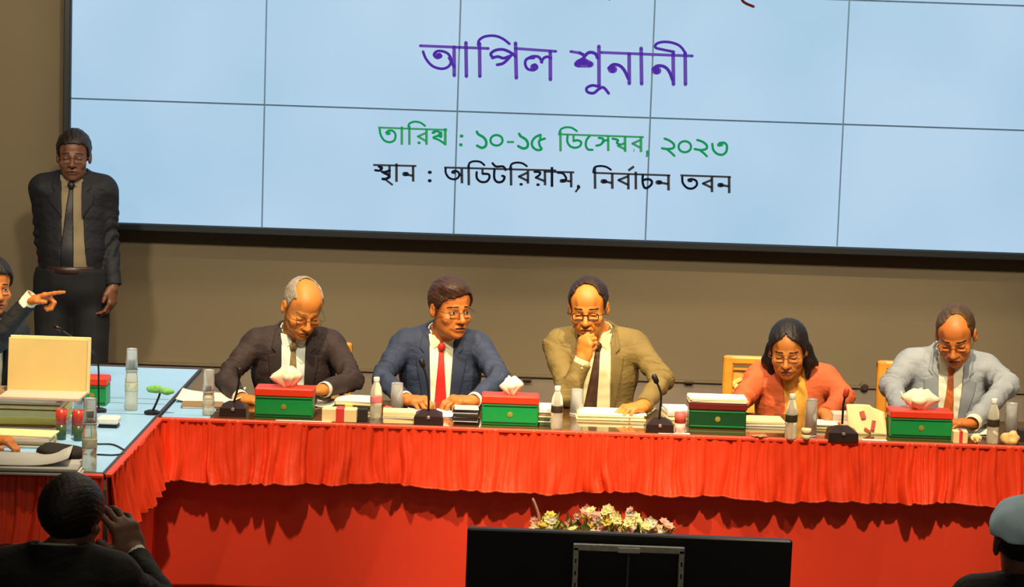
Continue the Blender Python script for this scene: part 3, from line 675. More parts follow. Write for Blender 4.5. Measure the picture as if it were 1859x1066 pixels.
    def shell(name, off, polys, m, h=.0045, extra=None, ymax=.03, zlo=-.62):
        g = Fld((-.2, -.23, zlo), (.2, .06, .11), h); torso_base(g, S, off); x, y, z = g.P(); d = None
        for p in polys: q = poly2(x, z, p); d = q if d is None else np.minimum(d, q)
        g.F = np.maximum(np.maximum(g.F, d), y - ymax).astype(np.float32)
        if extra: extra(g)
        V, Q = g.mesh(); return np_mesh(name, V, Q, [m], root, None, Mt, base)
    mr = lambda p, s: [(s * a, b) for a, b in p]
    if style == 'suit':
        JL = mat('lapel_' + S['suit'][0], tuple(max(0, int(c * .93)) for c in S['suit'][1]), .75, var=.08, bump=.2, bscale=300)
        zl = max(zb_, -.42)
        for s in (-1, 1):
            wi = wb + s * vx
            pl = [(wt - .006, .045), (.088, .035), (.105, -.035), (.082, -.058), (.120, -.075), (.118, -.11), (wi + .02, zl + .04), (wi - .003, zl), (wt + .005, -.02)]
            shell('lapel', .0215, [mr(pl, s)], JL, .0042)
        # shirt
        Msh = mat('shirt_' + S['shirt'][0], S['shirt'][1], .75, var=.04, bump=.2, bscale=80)
        def collar(g):
            x, y, z = g.P()
            for s in (-1, 1): pass
        sp = [(-wt - .03, .03), (wt + .03, .03), (wt + .035, -.02), (max(wb, .03) + vx + .035, zb_), (max(wb, .03) + vx + (.07 if S.get('open') else .03), -.62), (-wb + vx - .03, -.62), (-wb + vx - .03, zb_), (-wt - .035, -.02)]
        def wr_(g): g.noise(.0018, 34, S.get('seed', 1) + 40, (.6, .6, 1.4))
        shell('shirt', .004, [sp], Msh, .005, wr_, zlo=-.50 if S.get('stand') else -.62)
        g = Fld((-.1, -.11, -.07), (.1, .1, .075), .0036)
        g.cap((0, .012, -.05), (0, .006, .042), .078, .0655, 0); g.cap((0, .012, -.12), (0, .004, .10), .071, .056, 0, sub=True)
        x, y, z = g.P()
        g.F = np.maximum(g.F, np.where(y > -.02, -.022 - z, -1)).astype(np.float32)
        g.F = np.maximum(g.F, z - (.040 + .20 * (y + .02))).astype(np.float32)
        g.F = np.maximum(g.F, -np.maximum(poly2(x, z, [(0, -.035), (.022, .10), (-.022, .10)]), y)).astype(np.float32)
        for s in (-1, 1):
            g.F = smin(g.F, np.maximum(np.abs(y + .078 - .25 * (z + .03) - .20 * np.abs(x)) - .0032, poly2(x, z, mr([(.004, -.018), (.016, .020), (.064, .030), (.052, -.052)], s))).astype(np.float32), .003)
        V, Q = g.mesh(); np_mesh('collar', V, Q, [Msh], root, None, Mt, base)
        if 'tie' in S:
            Mtie = mat('tie_' + S['tie'][0], S['tie'][1], .5, var=S.get('tvar', .25), scale=60, bump=.2)
            tx = S.get('tiex', vx); kz = -.018
            tp = [(-.017, kz + .01), (.017, kz + .01), (.0115, kz - .030), (.034 + tx, -.36), (.034 + tx, -.48), (tx, -.52), (-.034 + tx, -.48), (-.034 + tx, -.36), (-.0115, kz - .030)]
            def kn(g):
                x, y, z = g.P()
                g.ell((0, -.088, kz - .006), (.019, .014, .021), .006)
            shell('tie', .0115, [tp], Mtie, .004, kn)
        for k, (sh, e, wr, a) in arms.items():
            if not a.get('cuff', True): continue
            d = (wr - e) / np.linalg.norm(wr - e); g = Fld(np.minimum(wr - d * .03, wr + d * .05) - .05, np.maximum(wr - d * .03, wr + d * .05) + .05, .0032)
            cl = a.get('cufflen', .016); g.cap(wr - d * .05, wr + d * .06, .0365, k=0); g.cap(wr - d * .09, wr + d * .09, .0325, k=0, sub=True)
            X, Y, Z = g.P(); u = (X - wr[0]) * d[0] + (Y - wr[1]) * d[1] + (Z - wr[2]) * d[2]; g.F = np.maximum(np.maximum(g.F, u - cl), -.03 - u).astype(np.float32)
            V, Q = g.mesh(); np_mesh('cuff', V, Q, [Msh], root, None, Mt, base)
    elif style == 'sari':
        Msa = mat('sari_cloth', (232, 168, 62), .7, var=.22, scale=22, bump=.3)
        def wr_(g):
            x, y, z = g.P(); g.F = (g.F + .005 * np.sin((x * 90 + z * 60) + 2 * np.sin(z * 20)) * (z < .0)).astype(np.float32)
        shell('sari', .006, [[(-.07, .05), (.07, .05), (.10, -.3), (.10, -.6), (-.10, -.6), (-.10, -.3)]], Msa, .005, wr_)
        shell('sari_pleat', .026, [[(.02, -.03), (.055, -.03), (.08, -.24), (.13, -.42), (-.10, -.42), (-.07, -.24), (-.01, -.12)]], Msa, .005, wr_)
    # glasses
    if S.get('glasses'):
        gm = MB(); rr = .0011 if S['glasses'] != 'bold' else .0022
        for s in (-1, 1):
            c = V3(s * .033, -.103, -.004); P_ = [tuple(c + V3(.0225 * math.copysign(abs(math.cos(a)) ** .7, math.cos(a)), .006 * (1 - abs(math.cos(a))) * 0, .0175 * math.copysign(abs(math.sin(a)) ** .7, math.sin(a)))) for a in [i * 2 * PI / 20 for i in range(21)]]
            gm.tube(P_, rr, 6); gm.tube([(s * .0555, -.102, .004), (s * .078, -.085, .004), (s * .083, .0, .006), (s * .080, .015, -.004)], .0016, 6)
        gm.tube([(-.009, -.103, .002), (0, -.106, .005), (.009, -.103, .002)], rr, 6)
        gc = (35, 28, 24) if S['glasses'] == 'bold' else (100, 74, 48)
        o = gm.build('glasses', mat('glasses_' + str(S['glasses']), gc, .3, metal=.3, var=0), root, True); o.matrix_local = Matrix.Translation(-base) @ Mh
    return root, Mt, Mh

# skins: (name, skin, lips)
SK1 = ('tan', (208, 128, 52), (166, 82, 46)); SK2 = ('brown', (192, 112, 48), (148, 70, 44)); SK_SHADED = ('deep', (104, 66, 48), (80, 44, 36))  # last skin has the standing man's shade painted in
def P(px, py, Y): return tuple(PY(px, py, Y))
def sc(Y, px, py): return F / Y
DN = (0, 0, -1)
full_line = [(0, .078), (35, .070), (52, .050), (66, .018), (80, -.002), (92, .030), (104, .028), (116, -.035), (150, -.065), (180, -.072)]
# 1. grey-haired man in the dark brown suit, head bowed
person(dict(base=(P(533, 700, 10.98)[0], 10.98, 0), label='seated elderly man with thin grey hair in a dark brown suit, head bowed', seed=11,
    neck=P(534, 609, 10.80), torso=(12, 4, 0), bs=.99, wide=1.08, hs=1.10, head=P(549, 560, 10.70), hrot=(27, 24, 4), skin=SK1, eyes='down', brow='grey', browc=(110, 90, 70),
    suit=('dark_brown', (50, 36, 34)), shirt=('pale_blue', (222, 232, 222)), tie=('olive_check', (138, 116, 66)), vee=(.052, .052, -.40), glasses='thin',
    hair=dict(name='grey', col=(150, 138, 120), t=.005, top=.8, n=.0008, line=[(0, .10), (40, .09), (62, .07), (75, .02), (90, .028), (104, .02), (118, -.03), (180, -.06)], bald=[((0, -.05, .10), (.060, .105, .060))]),
    arms=dict(R=dict(elbow=P(408, 690, 10.62), wrist=P(436, 722, 10.38), dir=(.8, -.35, -.05), palm=(.1, 0, -1), curl=(25, 30, 30, 35), cufflen=.02),
              L=dict(elbow=P(640, 690, 10.58), wrist=P(590, 707, 10.36), dir=(-1, -.4, 0), palm=(-.1, 0, -1), curl=30))))
# 2. man in the navy suit
person(dict(base=(P(803, 700, 10.98)[0], 10.98, 0), label='seated man with parted brown hair in a navy suit and red tie', seed=12,
    neck=P(802, 611, 10.82), torso=(10, 2, 0), bs=.99, wide=1.06, hs=1.10, head=P(818, 562, 10.74), hrot=(3, 30, 0), skin=SK2, eyes='open', gaze=.002, mouth=.0025,
    suit=('navy', (44, 54, 78)), shirt=('cream', (238, 236, 205)), tie=('red', (214, 44, 34)), tvar=.06, vee=(.052, .042, -.42), tiex=.004, veex=.0, glasses='thin',
    hair=dict(name='dark_brown', col=(58, 33, 18), t=.012, top=1.5, line=full_line, skew=.35, add=[((-.02, -.05, .10), (.055, .045, .03))]),
    arms=dict(R=dict(elbow=P(692, 688, 10.64), wrist=P(735, 724, 10.40), dir=(.6, -.55, .05), palm=(.25, 0, -1), curl=(42, 40, 45, 50), hand=1.1, cufflen=.012),
              L=dict(elbow=P(908, 690, 10.62), wrist=P(862, 726, 10.36), dir=(-.9, -.42, .05), palm=(-.1, .1, -1), curl=(35, 35, 38, 42)))))
# 3. man in the olive suit, right hand at his mouth
person(dict(base=(P(1085, 700, 10.98)[0], 10.98, 0), label='seated balding man in an olive suit, right fist raised to his mouth', seed=13,
    neck=P(1085, 610, 10.80), torso=(9, 0, 0), bs=1.02, wide=1.08, hs=1.10, head=P(1068, 560, 10.72), hrot=(12, -8, -2), skin=SK1, eyes='down',
    suit=('olive', (122, 102, 52)), shirt=('ivory', (238, 224, 172)), tie=('brown_print', (74, 48, 32)), vee=(.055, .072, -.34), tiex=-.030, glasses='bold',
    hair=dict(name='brown_black', col=(38, 20, 11), t=.009, top=1.0, line=[(0, .112), (38, .094), (56, .07), (68, .02), (80, -.002), (92, .030), (104, .028), (116, -.035), (180, -.07)], bald=[((0, -.085, .09), (.058, .072, .046))]),
    arms=dict(R=dict(elbow=P(1034, 716, 10.52), wrist=P(1057, 656, 10.52), dir=(.14, .03, 1), palm=(.75, .65, 0), curl=((60, 80, 60), (70, 85, 60), (75, 90, 60), (80, 90, 60)), thumb=(.03, .05, .085), cufflen=.012),
              L=dict(elbow=P(1203, 690, 10.66), wrist=P(1168, 736, 10.34), dir=(-.6, -.6, -.05), palm=(-.1, 0, -1), curl=30, cuff=False))))
# 4. woman in the salmon cardigan
person(dict(base=(P(1440, 720, 10.98)[0], 10.98, 0), label='seated woman with long dark hair in a salmon shawl, reading down', seed=14,
    neck=P(1441, 671, 10.78), torso=(12, -3, 0), bs=.97, veey=0, hs=1.04, head=P(1431, 636, 10.66), hrot=(16, -12, -2), skin=('warm', (190, 118, 54), (150, 64, 40)), eyes='down', fat=1.06, neckr=.05,
    suit=('salmon', (206, 96, 50)), trouser=(190, 130, 60), style='sari', vee=(.050, .032, -.25), coatname='shawl', glasses='thin', wide=.98,
    hair=dict(name='black', col=(22, 12, 12), t=.012, top=1.1, n=.0005, long=True, line=[(0, .108), (18, .088), (42, .056), (62, .015), (76, -.05), (90, -.09), (180, -.12)],
        locks=[((-.070, .03, .0), (-.092, .035, -.07), .034, .030), ((-.092, .035, -.07), (-.150, .06, -.088), .028, .006), ((-.088, .035, -.06), (-.08, .03, -.15), .026, .012), ((.070, .03, .0), (.092, .04, -.07), .034, .030), ((.092, .04, -.07), (.135, .06, -.092), .028, .006), ((.088, .035, -.06), (.08, .03, -.14), .026, .012), ((0, .07, 0), (0, .085, -.17), .07, .05)]),
    arms=dict(R=dict(elbow=P(1350, 722, 10.66), wrist=P(1345, 728, 10.42), dir=(-.5, -.7, 0), palm=(0, 0, -1), curl=20),
              L=dict(elbow=P(1530, 722, 10.66), wrist=P(1498, 752, 10.36), dir=(.5, -.5, -.1), palm=(0, 0, -1), curl=25))))
# 5. man in the pale blue-grey suit, writing
person(dict(base=(P(1722, 720, 10.98)[0], 10.98, 0), label='seated man in a pale blue-grey suit and orange tie, bowed over his writing', seed=15,
    neck=P(1724, 650, 10.80), torso=(13, -2, 1), bs=1.03, wide=1.06, hs=1.10, head=P(1735, 610, 10.68), hrot=(27, -16, -3), skin=SK2, eyes='down',
    suit=('pale_blue_grey', (146, 152, 158)), shirt=('pale_cream', (232, 228, 200)), tie=('orange', (196, 100, 44)), vee=(.052, .046, -.34), glasses='thin',
    hair=dict(name='thin_brown', col=(70, 48, 26), t=.005, top=1.0, line=[(0, .11), (38, .098), (56, .07), (68, .02), (80, -.002), (92, .030), (104, .028), (116, -.035), (180, -.07)], bald=[((.014, -.08, .095), (.052, .078, .046))]),
    arms=dict(R=dict(elbow=P(1618, 700, 10.66), wrist=P(1640, 752, 10.34), dir=(.7, -.45, -.05), palm=(.4, 0, -1), curl=(35, 45, 50, 55), cuff=False),
              L=dict(elbow=P(1828, 700, 10.60), wrist=P(1768, 766, 10.20), dir=(-1, -.25, -.05), palm=(-.1, 0, -1), curl=30, cufflen=.03))))
# 6. standing man beside the video wall
YM = 12.12
person(dict(base=(P(140, 500, YM)[0], YM, 0), label='man standing in a dark open suit and dark tie beside the video wall', seed=16, stand=True, far=True,
    neck=P(133, 326, YM - .02), torso=(0, 4, 0), bs=1.0, hs=1.04, head=P(134, 285, YM - .05), hrot=(2, 6, 0), skin=SK_SHADED, eyes='down', glasses='thin', wide=.97,
    suit=('charcoal_blue', (17, 18, 26)), trouser=(12, 12, 18), shirt=('beige', (124, 110, 84)), tie=('black', (22, 22, 26)), tvar=.05, tiex=-.012, vee=(.048, .055, -.20), veex=.010, open=True,  # shade painted into suit, trousers and shirt colours
    hair=dict(name='black', col=(22, 12, 12), t=.012, top=1.4, line=full_line),
    arms=dict(R=dict(elbow=P(80, 430, YM + .03), wrist=P(88, 530, YM), dir=(.1, -.2, -1), palm=(1, .3, 0), curl=30, cuff=False),
              L=dict(elbow=P(198, 432, YM + .03), wrist=P(206, 520, YM - .05), dir=(-.05, -.15, -1), palm=(-1, .3, 0), curl=28, cuff=False))))
# 7. man at the left edge, pointing
YQ = 10.85
person(dict(base=(P(-60, 600, YQ)[0], YQ, 0), label='dark-haired man in a black suit at the left edge, pointing with outstretched hand', seed=17, far=True,
    neck=P(-28, 585, YQ), torso=(6, 42, 0), bs=1.0, hs=1.05, head=P(-14, 522, YQ - .05), hrot=(2, 32, 0), skin=SK2, eyes='open',
    suit=('black', (30, 30, 34)), shirt=('cream', (238, 236, 205)), tie=('black', (22, 22, 26)), vee=(.05, .035, -.36),
    hair=dict(name='black', col=(22, 12, 12), t=.014, top=1.4, line=full_line),
    arms=dict(L=dict(elbow=P(-14, 622, YQ - .40), wrist=P(52, 547, YQ - .42), dir=(1, -.10, .32), palm=(.15, -.3, -1), curl=((6, 4, 2), (60, 70, 50), (68, 75, 50), (72, 75, 50)), thumb=(.045, .03, .075), cufflen=.035),
              R=dict(elbow=P(-130, 690, YQ - .05), wrist=P(-60, 700, YQ - .30), dir=(.8, -.4, 0), palm=(0, 0, -1), curl=30))))
person(dict(base=(P(-290, 700, 9.15)[0], 9.15, 0), label='person beyond the left edge, only a brown hand resting on papers', seed=20, far=True,
    neck=P(-230, 640, 9.15), torso=(6, 60, 0), bs=1.0, hs=1.05, head=P(-215, 570, 9.15), hrot=(12, 60, 0), skin=SK2, eyes='open',
    suit=('black', (30, 30, 34)), shirt=('cream', (238, 236, 205)), vee=(.05, .035, -.36),
    hair=dict(name='black', col=(22, 12, 12), t=.014, top=1.4, line=full_line),
    arms=dict(L=dict(elbow=P(-150, 790, 9.2), wrist=P(-25, 797, 9.0), dir=(1, -.15, -.02), palm=(.1, 0, -1), curl=(38, 40, 42, 48)),
              R=dict(elbow=P(-260, 850, 8.95), wrist=P(-150, 850, 8.85), dir=(1, -.1, 0), palm=(0, 0, -1), curl=30))))
# 8. audience member with raised hand, from behind
YA = 6.6
person(dict(base=(P(120, 1000, YA)[0], YA, 0), label='dark-haired person in a black suit seen from behind, hand raised, bottom left', seed=18, far=True,
    neck=P(112, 1012, YA - .02), torso=(0, 176, 0), bs=1.0, hs=.94, head=P(131, 945, YA), hrot=(4, 165, 0), hand=1.25, skin=('dim', (110, 78, 62), (90, 55, 45)), eyes='open',  # skin colour darkened to paint in the dim front rows
    suit=('deep_black', (10, 10, 12)), shirt=('cream', (238, 236, 205)), vee=(.05, .035, -.36),
    hair=dict(name='black', col=(12, 11, 12), n=.0004, t=.020, top=1.2, line=[(0, .078), (35, .070), (52, .045), (66, .0), (80, -.04), (104, -.05), (120, -.08), (180, -.095)]),
    arms=dict(R=dict(elbow=P(300, 1100, YA + .16), wrist=P(246, 1010, YA + .34), dir=(-.42, .25, .85), palm=(-.6, .7, -.1), curl=(20, 22, 25, 30), thumb=(.065, .02, .06), spread=2.6, cufflen=.03),
              L=dict(elbow=P(-30, 1200, YA + .1), wrist=P(20, 1260, YA + .3), dir=(.3, 1, 0), palm=(0, 0, -1), curl=30))))
# 9. audience member with pale cap, right edge
YC = 7.0
r9, Mt9, Mh9 = person(dict(base=(P(1880, 1040, YC)[0], YC, 0), label='person in a dark coat and pale grey cap seen from behind at bottom right', seed=19, far=True,
    neck=P(1868, 1066, YC), torso=(0, 160, 0), bs=1.0, hs=1.04, head=P(1858, 990, YC), hrot=(2, 170, 0), skin=('dim', (110, 78, 62), (90, 55, 45)), eyes='open',
    suit=('deep_black', (10, 10, 12)), shirt=('white', (235, 235, 235)), vee=(.05, .035, -.36),
    hair=dict(name='black', col=(22, 12, 12), t=.014, top=1.0, line=[(0, .078), (35, .070), (52, .04), (66, .0), (80, -.03), (104, -.05), (120, -.08), (180, -.10)]),
    arms=dict(R=dict(elbow=P(2030, 1200, YC + .1), wrist=P(1960, 1260, YC + .3), dir=(-.3, 1, 0), palm=(0, 0, -1), curl=30),
              L=dict(elbow=P(1750, 1260, YC + .1), wrist=P(1830, 1300, YC + .3), dir=(.3, 1, 0), palm=(0, 0, -1), curl=30))))
g = Fld((-.14, -.15, -.05), (.14, .16, .19), .004); g.ell((0, .018, .052), (.104, .128, .100), 0); g.ell((0, .016, .04), (.088, .110, .088), 0, sub=True)
x, y, z = g.P(); g.F = np.maximum(g.F, (.012 + .20 * (y + .0) * -1) + .040 - z).astype(np.float32); g.noise(.002, 40, 4); V, Q = g.mesh()
np_mesh('cap', V, Q, [mat('cap_grey', (190, 226, 250), .8, var=.06, scale=20)], r9, None, Mh9, r9.location)

# ============================================================ THINGS ON AND AROUND THE TABLES
def TP(px, py, z=TZ): return PZ(px, py, z)
M_clear = mat('clear_plastic', (250, 248, 228), .12, var=0, trans=.6, ior=1.2)
M_tumbler = mat('tumbler_glass', (240, 242, 240), .08, var=0, trans=.75, ior=1.3)
M_capw = mat('cap_white', (235, 238, 225), .4, var=0)
M_band = mat('label_dark', (58, 48, 34), .5, var=.2, scale=60)
M_pink = mat('label_pink', (228, 120, 125), .5, var=.2, scale=60)
M_lab = mat('label_pale', (205, 215, 190), .5, var=.2, scale=60)
def bottle(px, py, h, label, lab=M_band, r=.026, z=TZ):
    p = TP(px, py, z); t = thing('water_bottle', p, label, 'bottle', 'water bottles on the tables')
    k = h / .2
    MB().lathe((0, 0, 0), [(r * .92, 0), (r, .008), (r, .05 * k), (r * .95, .06 * k), (r, .07 * k), (r, .125 * k), (r * .85, .150 * k), (r * .5, .172 * k), (r * .42, .18 * k)], 24).build('bottle_body', M_clear, t, True)
    MB().lathe((0, 0, 0), [(r * 1.02, .078 * k), (r * 1.03, .08 * k), (r * 1.03, .108 * k), (r * 1.02, .11 * k)], 24).build('bottle_label', lab, t, True)
    MB().lathe((0, 0, 0), [(r * .5, .178 * k), (r * .52, .18 * k), (r * .52, .196 * k), (r * .46, .2 * k)], 20).build('bottle_cap', M_capw, t, True)
    return t
def tumbler(px, py, h, label, r=.030, z=TZ, inv=True, group='drinking glasses on the tables'):
    p = TP(px, py, z) if px is not None else Vector(py); t = thing('drinking_glass', p, label, 'glass', group)
    pr = [(r, 0), (r * .88, h * .97), (r * .84, h), (r * .80, h * .93), (r * .93, .002)]
    V = MB().lathe((0, 0, 0), pr, 28)
    if not inv:
        pr = [(r * .84, 0), (r, h), (r * .94, h), (r * .80, h * .06)]; V = MB().lathe((0, 0, 0), pr, 28)
    V.build('glass_wall', M_tumbler, t, True)
    MB().lathe((0, 0, 0), [(r * 1.02, 0), (r * 1.03, .004), (r * 1.0, .006)] if inv else [(r * .86, 0), (r * .88, .006), (r * .8, .01)], 28).build('rim', mat('rim_pale', (200, 200, 195), .2, var=0), t, True)
    return t
def bottle_glass(px, py, h, label, lab, glabel, r=.026):
    t = bottle(px, py, h, label, lab, r); p = t.location
    tumbler(None, (p.x, p.y, p.z + h * .78), .10, glabel, r=.027)
bottle_glass(238, 745, .225, 'clear water bottle on the pale side table, far end', M_lab, 'drinking glass upside down over the bottle at the far end of the side table', .028)
bottle_glass(162, 856, .235, 'water bottle at the near corner of the pale side table', M_lab, 'drinking glass upside down over the bottle nearest the camera', .028)
bottle_glass(378, 754, .13, 'short water bottle between side table and first seated man', M_lab, 'drinking glass upside down over the short bottle left of the dark brown suit', .026)
bottle(682, 760, .185, 'water bottle with pink label left of the navy suit', M_pink)
bottle(1010, 779, .19, 'water bottle with dark label left of the olive suit')
bottle(1435, 798, .20, 'water bottle with dark label before the woman in salmon')
bottle(1801, 806, .20, 'water bottle before the pale blue-grey suit at the right')
tumbler(720, 745, .125, 'upturned drinking glass between pink-labelled bottle and navy sleeve')
tumbler(1046, 752, .115, 'upturned drinking glass before the olive suit')
tumbler(1471, 792, .165, 'tall drinking glass right of the woman\'s water bottle', r=.027)
tumbler(1834, 790, .145, 'tall drinking glass at the right edge of the table')

# ------------------------------------------------------------ tissue boxes
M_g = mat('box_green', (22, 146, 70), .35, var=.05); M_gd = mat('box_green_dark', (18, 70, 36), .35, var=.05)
M_r = mat('box_red', (232, 60, 30), .4, var=.05); M_rd = mat('box_red_shaded', (110, 26, 20), .4, var=.05); M_gold = mat('emblem_gold', (150, 140, 50), .4, var=.1)  # third box: shade painted in as darker red and darker green
M_tis = mat('tissue_white', (244, 240, 205), .85, var=.04, scale=30)
def tissue_box(px0, px1, py, h, d, g, r_, label, rz=0.0, y=None):
    a = TP(px0, py); b = TP(px1, py); w_ = (b - a).length; c = (a + b) / 2
    t = thing('tissue_box', (c.x, c.y + d / 2, TZ), label, 'tissue box', 'red and green tissue boxes', rz)
    MB().box((0, 0, h * .36), (w_, d, h * .72), bev=.004).build('box_body', g, t)
    MB().box((0, 0, h * .86), (w_ + .006, d + .006, h * .28), bev=.005).build('lid', r_, t)
    e = MB(); e.box((0, -d / 2 - .001, h * .10), (w_ * .96, .002, .005)); e.box((0, -d / 2 - .001, h * .66), (w_ * .96, .002, .004))
    e.build('border_line', M_gd if g is M_g else M_g, t)
    e = MB(); Rx = Matrix.Rotation(PI / 2, 3, 'X')
    e.lathe((0, -d / 2, h * .38), [(.012, 0), (.012, .002), (.004, .003)], 14, Rx); e.build('emblem', M_gold, t)
    return t
def tissue(t, h, hgt, w_, label, seed, m=None, dx=0):
    rr = random.Random(seed); mb = MB(); n = 26; V = []; Fc = []; m_ = 9
    for j in range(m_ + 1):
        v = j / m_
        for i in range(n):
            a = 2 * PI * i / n; fold = 1 + .28 * math.sin(a * 5 + seed + v * 2) + .15 * math.sin(a * 9 + seed * 2)
            R_ = (.25 + .75 * math.sin(min(1, v * 1.25) * PI * .62)) * (1 - .55 * max(0, v - .55) / .45) * fold
            V.append((R_ * w_ / 2 * math.cos(a) + .004 * math.sin(v * 8 + seed), R_ * w_ * .28 * math.sin(a), hgt * (v + .12 * math.sin(a * 3 + seed) * v)))
    for j in range(m_):
        for i in range(n): k = (i + 1) % n; Fc.append((j * n + i, j * n + k, j * n + n + k, j * n + n + i))
    Fc.append(tuple(m_ * n + i for i in range(n)))
    o = mesh_obj('tissue', V, Fc, m or M_tis, None, True, loc=(t.location.x + dx, t.location.y, TZ + h - .001)); tag(o, label, 'tissue', 'tissues pulled up from the boxes'); return o
b1 = tissue_box(462, 567, 759, .130, .12, M_g, M_r, 'bright tissue box in front of the dark brown suit')
tissue(b1, .13, .085, .12, 'white tissue standing up from the box before the dark brown suit', 1)
b2 = tissue_box(875, 975, 773, .130, .12, M_g, M_r, 'bright tissue box between the navy suit and the olive suit')
tissue(b2, .13, .075, .085, 'white tissue standing up from the box beside the navy sleeve', 2, dx=-.0)
b3 = tissue_box(1252, 1352, 779, .115, .12, M_gd, M_rd, 'dark tissue box, shade painted into its colours, with papers lying on its lid')
b4 = tissue_box(1618, 1725, 796, .120, .12, M_g, M_r, 'bright tissue box in front of the pale blue-grey suit')
tissue(b4, .12, .085, .15, 'crumpled cream tissue on the box before the pale blue-grey suit', 4)
b5 = tissue_box(141, 192, 737, .125, .12, M_g, M_r, 'small red and green box on the pale side table beside the files')

# ------------------------------------------------------------ papers and files
PC = {'w': (240, 238, 225), 'c': (240, 226, 165), 'k': (40, 34, 32), 'p': (226, 196, 178), 'b': (150, 120, 84), 'g': (186, 186, 182), 'y': (240, 214, 110), 'gr': (70, 90, 60), 'r': (205, 60, 50)}
def PM(k): return mat('paper_' + k, PC[k], .8, var=.04, scale=20)
def stack(name, px0, px1, py, d, layers, label, cat, rz=0.0, group=None, z=TZ, jit=.006, seed=0, back=0.0):
    a = TP(px0, py, z); b = TP(px1, py, z); w_ = (b - a).length; c = (a + b) / 2; rr = random.Random(seed + int(px0))
    t = thing(name, (c.x, c.y + d / 2 + back, z), label, cat, group, rz); zz = 0
    for k, hh in layers:
        MB().box((rr.uniform(-jit, jit), rr.uniform(-jit, jit), zz + hh / 2), (w_ * rr.uniform(.94, 1), d, hh - .0006), rz=rr.uniform(-.04, .04), bev=min(.002, hh * .3)).build('sheet' if hh < .01 else 'bundle', PM(k), t); zz += hh
    return t
def paper(px0, px1, py, d, label, key='w', curl=.012, rz=0.0, z=TZ, back=0.0, group='loose papers on the tables'):
    a = TP(px0, py, z); b = TP(px1, py, z); w_ = (b - a).length; c = (a + b) / 2; n = 14; V = []; Fc = []
    for j in range(n + 1):
        for i in range(n + 1):
            u, v = i / n - .5, j / n - .5; V.append((u * w_, v * d, .003 + curl * (2 * abs(u)) ** 3 * (1 if u > 0 else .5) + curl * .5 * (v + .5) ** 2))
    for j in range(n):
        for i in range(n): q = j * (n + 1) + i; Fc.append((q, q + 1, q + n + 2, q + n + 1))
    o = mesh_obj('paper', V, Fc, PM(key), None, True, loc=(c.x, c.y + d / 2 + back, z)); o.rotation_euler = (0, 0, rz)
    m = o.modifiers.new('s', 'SOLIDIFY'); m.thickness = .002; tag(o, label, 'paper', group); return o
paper(318, 436, 733, .22, 'wide white papers lying left of the dark brown suit', 'w', .03)
stack('paper_stack', 325, 400, 742, .14, [('g', .008), ('b', .004)], 'thin grey folder beneath the papers at the corner', 'papers', .1)
paper(572, 606, 740, .13, 'white sheet right of the first tissue box', 'w', .012, .0)
stack('paper_stack', 610, 688, 742, .16, [('k', .012), ('c', .014), ('w', .010)], 'cream paper stack behind the ribboned packs', 'papers', -.05)
def ribbon_box(px0, px1, py, h, d, label):
    a = TP(px0, py); b = TP(px1, py); w_ = (b - a).length; c = (a + b) / 2
    t = thing('gift_box', (c.x, c.y + d / 2, TZ), label, 'box')
    MB().box((0, 0, h / 2), (w_, d, h), bev=.003).build('box_body', PM('c'), t); MB().box((w_ * .02, 0, h / 2 + .001), (w_ * .24, d + .004, h + .003), bev=.002).build('ribbon', mat('ribbon_red', (214, 66, 60), .5), t)
ribbon_box(584, 647, 767, .058, .07, 'cream box with a red ribbon left of the pink-labelled bottle')
MB_ = stack('name_block', 626, 641, 748, .03, [('y', .035)], 'small yellow block behind the ribboned box', 'block')
o = stack('device', 648, 666, 766, .05, [('k', .055)], 'small black device right of the ribboned box', 'device')
stack('paper_stack', 692, 752, 770, .11, [('c', .022), ('g', .006), ('c', .024)], 'cream wrapped bundle before the navy suit', 'bundle', .06)
def crumple(name, px, py, r_, label, cat, m, seed, sq=(1, 1, .7)):
    p = TP(px, py); g = Fld((-r_ * 1.5,) * 3, (r_ * 1.5,) * 3, r_ / 14); g.ell((0, 0, 0), (r_ * sq[0], r_ * sq[1], r_ * sq[2]), 0); g.noise(r_ * .14, 2.6 / r_, seed, n=9)
    V, Q = g.mesh(); V[:, 2] -= V[:, 2].min(); o = np_mesh(name, V, Q, [m], None); o.location = p; return tag(o, label, cat)
crumple('artificial_flower', 703, 748, .020, 'small red-pink blossom beside the pink-labelled bottle', 'flower', mat('blossom_red', (226, 90, 84), .7), 3)
paper(738, 778, 754, .13, 'white sheet under the right hand of the navy suit', 'w', .01)
paper(786, 836, 758, .14, 'white sheet under the left hand of the navy suit', 'w', .012, -.2)
stack('notebook_stack', 822, 868, 772, .12, [('k', .013), ('g', .004), ('k', .014), ('g', .004), ('k', .014), ('g', .004), ('k', .013), ('g', .003)], 'stack of black notebooks left of the second tissue box', 'notebooks')
stack('paper_stack', 976, 1000, 774, .15, [('gr', .016), ('c', .006), ('gr', .016), ('c', .006), ('b', .014), ('w', .022)], 'folders and white papers right of the second tissue box', 'papers')
stack('paper_stack', 1048, 1172, 764, .17, [('c', .008), ('w', .007), ('c', .008), ('w', .007)], 'thick cream document open before the olive suit', 'papers', .0)
paper(1120, 1186, 756, .1, 'cream page slanting right of the thick document', 'c', .02, -.35)
stack('paper_stack', 1206, 1250, 764, .14, [('c', .02), ('p', .02), ('w', .012)], 'pink and cream papers left of the dark tissue box', 'papers', .12)
def cup(px, py, h, r_, label, top, bot, mid=None):
    p = TP(px, py); t = thing('paper_cup', p, label, 'cup'); mb = MB()
    mb.lathe((0, 0, 0), [(r_ * .82, 0), (r_ * .9, h * .5)], 20).build('lower_half', bot, t, True)
    MB().lathe((0, 0, 0), [(r_ * .9, h * .5), (r_, h), (r_ * .92, h), (r_ * .8, h * .6)], 20).build('upper_half', top, t, True); return t
